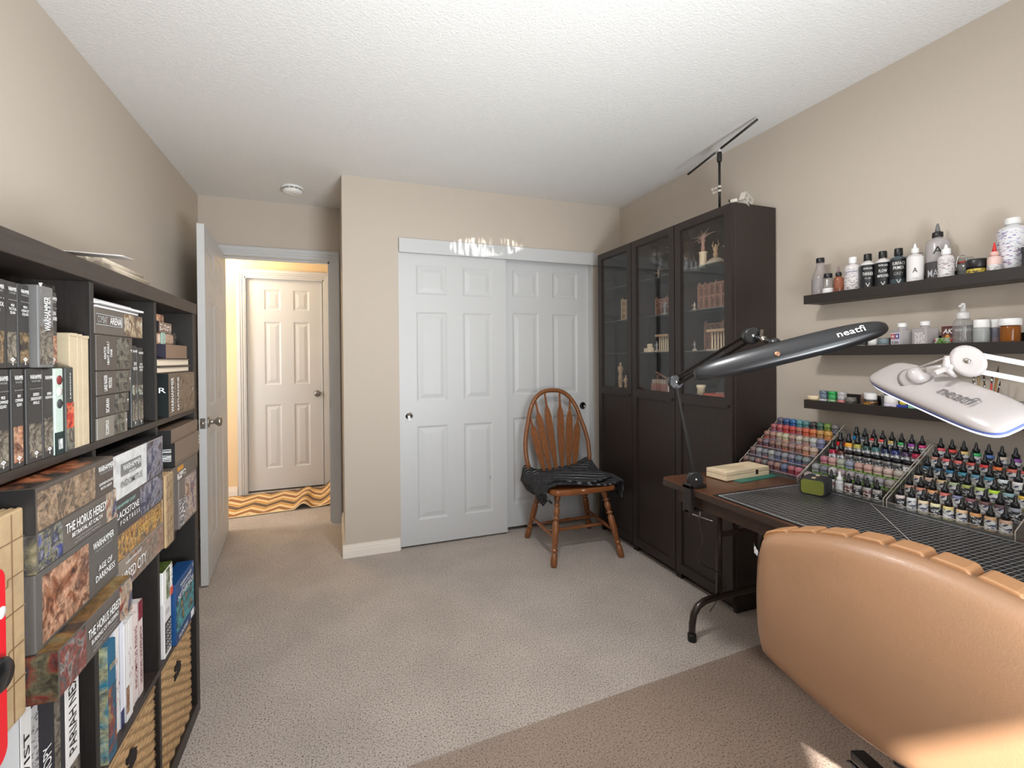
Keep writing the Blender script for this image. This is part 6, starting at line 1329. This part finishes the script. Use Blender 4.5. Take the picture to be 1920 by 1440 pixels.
obj('rim', lens_mesh(c_, ln_, Ld, Wd, Nd, WW, 4.5, wb0, -.004, .003, 1.0), mat('rim_glow_fringe', (96, 110, 170), .3), wl)  # rim coloured blue to paint in the lit lens's bluish fringe
obj('diffuser', lens_mesh(c_, ln_, Ld, Wd, Nd, WW, 4.5, wb0, -.012, -.003, .985), mat('diffuser_lit', (236, 240, 255), .4, emit=.9), wl)
hub = c_-wb0+Nd*.024; obj('ball_joint', MB().lathe([(.036, 0), (.030, .010), (.024, .016), (.023, .022), (.024, .024), (.022, .036), (.012, .044), (0, .046)], 22, c_-wb0+Nd*.020-Ld*(ln_*.33), (K3-(c_-wb0-Ld*(ln_*.33))).normalized()), gw, wl)
text(wl, 'neatfi', c_-wb0+Ld*(ln_*.36)+Nd*.0275-Wd*.004, .090, .028, Nd, (Wd if Wd.z > 0 else -Wd), mat('ink_lampgrey', (92, 88, 88), .5), bold=.0, lift=.0034, shear=.15)

# ------------------------------------------------------------------ tan office chair
oc = thing('office_chair', 'tan leather office chair pushed up to the folding table', 'chair', (1.054+.103*.31, .904-.995*.31, .0042), math.atan2(-.995, .103))
tan = mat('tan_leather', (158, 120, 90), .38, coat=.05, var=.05, vscale=5, bump=.12, bscale=260); tan2 = mat('tan_leather_channel', (172, 126, 86), .42, var=.06, vscale=8, bump=.12, bscale=260)
WB = .31
def archz(x): return .775+.078*math.cos(x/WB*PI/2)**.8
def outline(x0, x1, zb, dz, r, n=18):
    p = [(x0, zb), (x1, zb)] if False else []
    xs = [x0+(x1-x0)*i/n for i in range(n+1)]
    top = []
    for x in xs:
        e = min(x-x0, x1-x); k = 0 if e >= r else r-math.sqrt(max(0, r*r-(r-e)**2)); top.append((x, archz(max(-WB, min(WB, x)))+dz-k))
    bot = []
    rb = r*.55
    for x in xs[::-1]:
        e = min(x-x0, x1-x); k = 0 if e >= rb else rb-math.sqrt(max(0, rb*rb-(rb-e)**2)); bot.append((x, zb+k-(.055*math.cos(min(1, abs(x)/WB)*PI/2) if x1-x0 > .3 else .0)))
    return top+bot
ol = outline(-WB, WB, .478, 0, .035, 28)
def shell(u, v):   # u across, v up: gently bowed rear panel
    x = -WB+2*WB*u
    return x
n1 = 28
top = ol[:n1+1]; bot = ol[n1+1:][::-1]
def back_surf(i, v, y0):
    (xt, zt), (xb_, zb_) = top[i], bot[i]
    z = zb_+(zt-zb_)*v; x = xt
    bow = -.022*(1-(x/WB)**2)-.010*math.sin(PI*v)
    edge = min(1, min(v, 1-v)/.10); ex = min(1, (WB-abs(x))/.045)
    rnd = (1-math.sqrt(max(0, 1-(1-edge)**2)))+(1-math.sqrt(max(0, 1-(1-ex)**2)))
    return (x, y0+bow+.020*min(1.3, rnd), z)
mb = MB(); nv = 26
vs = [back_surf(i, j/nv, 0) for j in range(nv+1) for i in range(n1+1)]; k = n1+1
mb.add(vs, [(j*k+i, j*k+i+1, (j+1)*k+i+1, (j+1)*k+i) for j in range(nv) for i in range(n1)], True)
ring = [i for i in range(k)]+[j*k+n1 for j in range(1, nv+1)]+[nv*k+i for i in range(n1-1, -1, -1)]+[j*k for j in range(nv-1, 0, -1)]
fr = [(vs[i][0], .046, vs[i][2]) for i in ring]; base_ = len(mb.v); mb.v += fr; m_ = len(ring)
for i in range(m_): mb.f.append([ring[i], base_+i, base_+(i+1) % m_, ring[(i+1) % m_]]); mb.sm.append(True)
mb.f.append([base_+i for i in range(m_)][::-1]); mb.sm.append(False)
obj('backrest', mb, tan, oc)
nc = 9
for k in range(nc):
    x0, x1 = -WB+.004+(2*WB-.008)*k/nc+.0012, -WB+.004+(2*WB-.008)*(k+1)/nc-.0012
    obj('back_channel', MB().prism(outline(x0, x1, .49, .008, .012, 10), 'y', .030, .088), tan2, oc, bevel=.014, seg=4)
obj('piping', MB().tube([(bot[i][0], back_surf(i, 0, 0)[1]+.008, bot[i][1]+.004) for i in range(n1+1)], .0055, 7), tan2, oc)
obj('piping', MB().tube([(bot[i][0], back_surf(i, 0, 0)[1]+.022, bot[i][1]-.004) for i in range(n1+1)], .0055, 7), tan2, oc)
obj('stitching', MB().tube([(x, back_surf(i, .99, 0)[1]+.012, z-.006) for i, (x, z) in enumerate(top)], .0009, 5), mat('thread', (160, 112, 70), .7), oc)
obj('worn_patch', MB().grid(lambda u, v: (-WB-.0012+.018*u+random.uniform(-.002, .002), .006-.010*u+random.uniform(-.001, .001)-.004, .735+.026*v*(1-.5*u)+random.uniform(-.002, .002)), 4, 5, False), mat('torn_white', (214, 214, 218), .8), oc)
obj('seat', MB().prism([(-.29, .10), (.29, .10), (.28, .50), (-.28, .50)], 'z', .40, .485), tan2, oc, bevel=.03, seg=4)
obj('seat_bracket', MB().box(-.03, .03, .05, .30, .375, .40).box(-.03, .03, .048, .066, .375, .56), gk, oc, bevel=.004)
obj('gas_column', MB().lathe([(.028, .10), (.028, .26), (.018, .265), (.018, .39)], 16, (0, .28, 0)), gk, oc)
for i in range(5):
    a = math.radians(144)-oc.rotation_euler.z+i*2*PI/5; d = Vector((math.cos(a), math.sin(a), 0)); c0 = Vector((0, .28, 0))
    obj('base_leg', MB().obox(c0+Vector((0, 0, .11)), c0+d*.29+Vector((0, 0, .075)), .045, .030), gk, oc, bevel=.006)
    q = c0+d*.285; s = d.cross(Vector((0, 0, 1)))
    cw = obj('caster', MB().lathe([(.024, -.022), (.027, -.018), (.027, -.006), (.02, -.004), (.02, .004), (.027, .006), (.027, .018), (.024, .022)], 18, q+Vector((0, 0, .0275)), s), gk, oc); obj('caster_stem', MB().lathe([(.008, .03), (.008, .075)], 8, q), chrome, oc)
cmt = tag(obj('chair_mat', MB().prism([(.20, .08), (1.75, .08), (1.75, 1.468), (.20, 1.396)], 'z', .0012, .0042), None, None), 'clear vinyl chair mat lying on the carpet under the office chair', 'floor mat')
vm = thin_clear('mat_vinyl', (249, 245, 242), .25, .5, .08, (176, 158, 146)); cmt.data.materials.append(vm)
# assumed unseen ceiling lamp (above the camera)
cl_ = thing('assumed_ceiling_lamp', 'assumed round flush ceiling lamp in the middle of the room', 'lamp', (.6, 1.1, H))
obj('canopy', MB().lathe([(.15, -.001), (.15, -.02), (.13, -.025), (0, -.025)], 28), whitem, cl_); obj('shade', MB().lathe([(.14, -.022), (.135, -.05), (.10, -.08), (.05, -.095), (0, -.10)], 28), mat('lamp_shade_glass', (255, 240, 220), .4, emit=1.2), cl_)
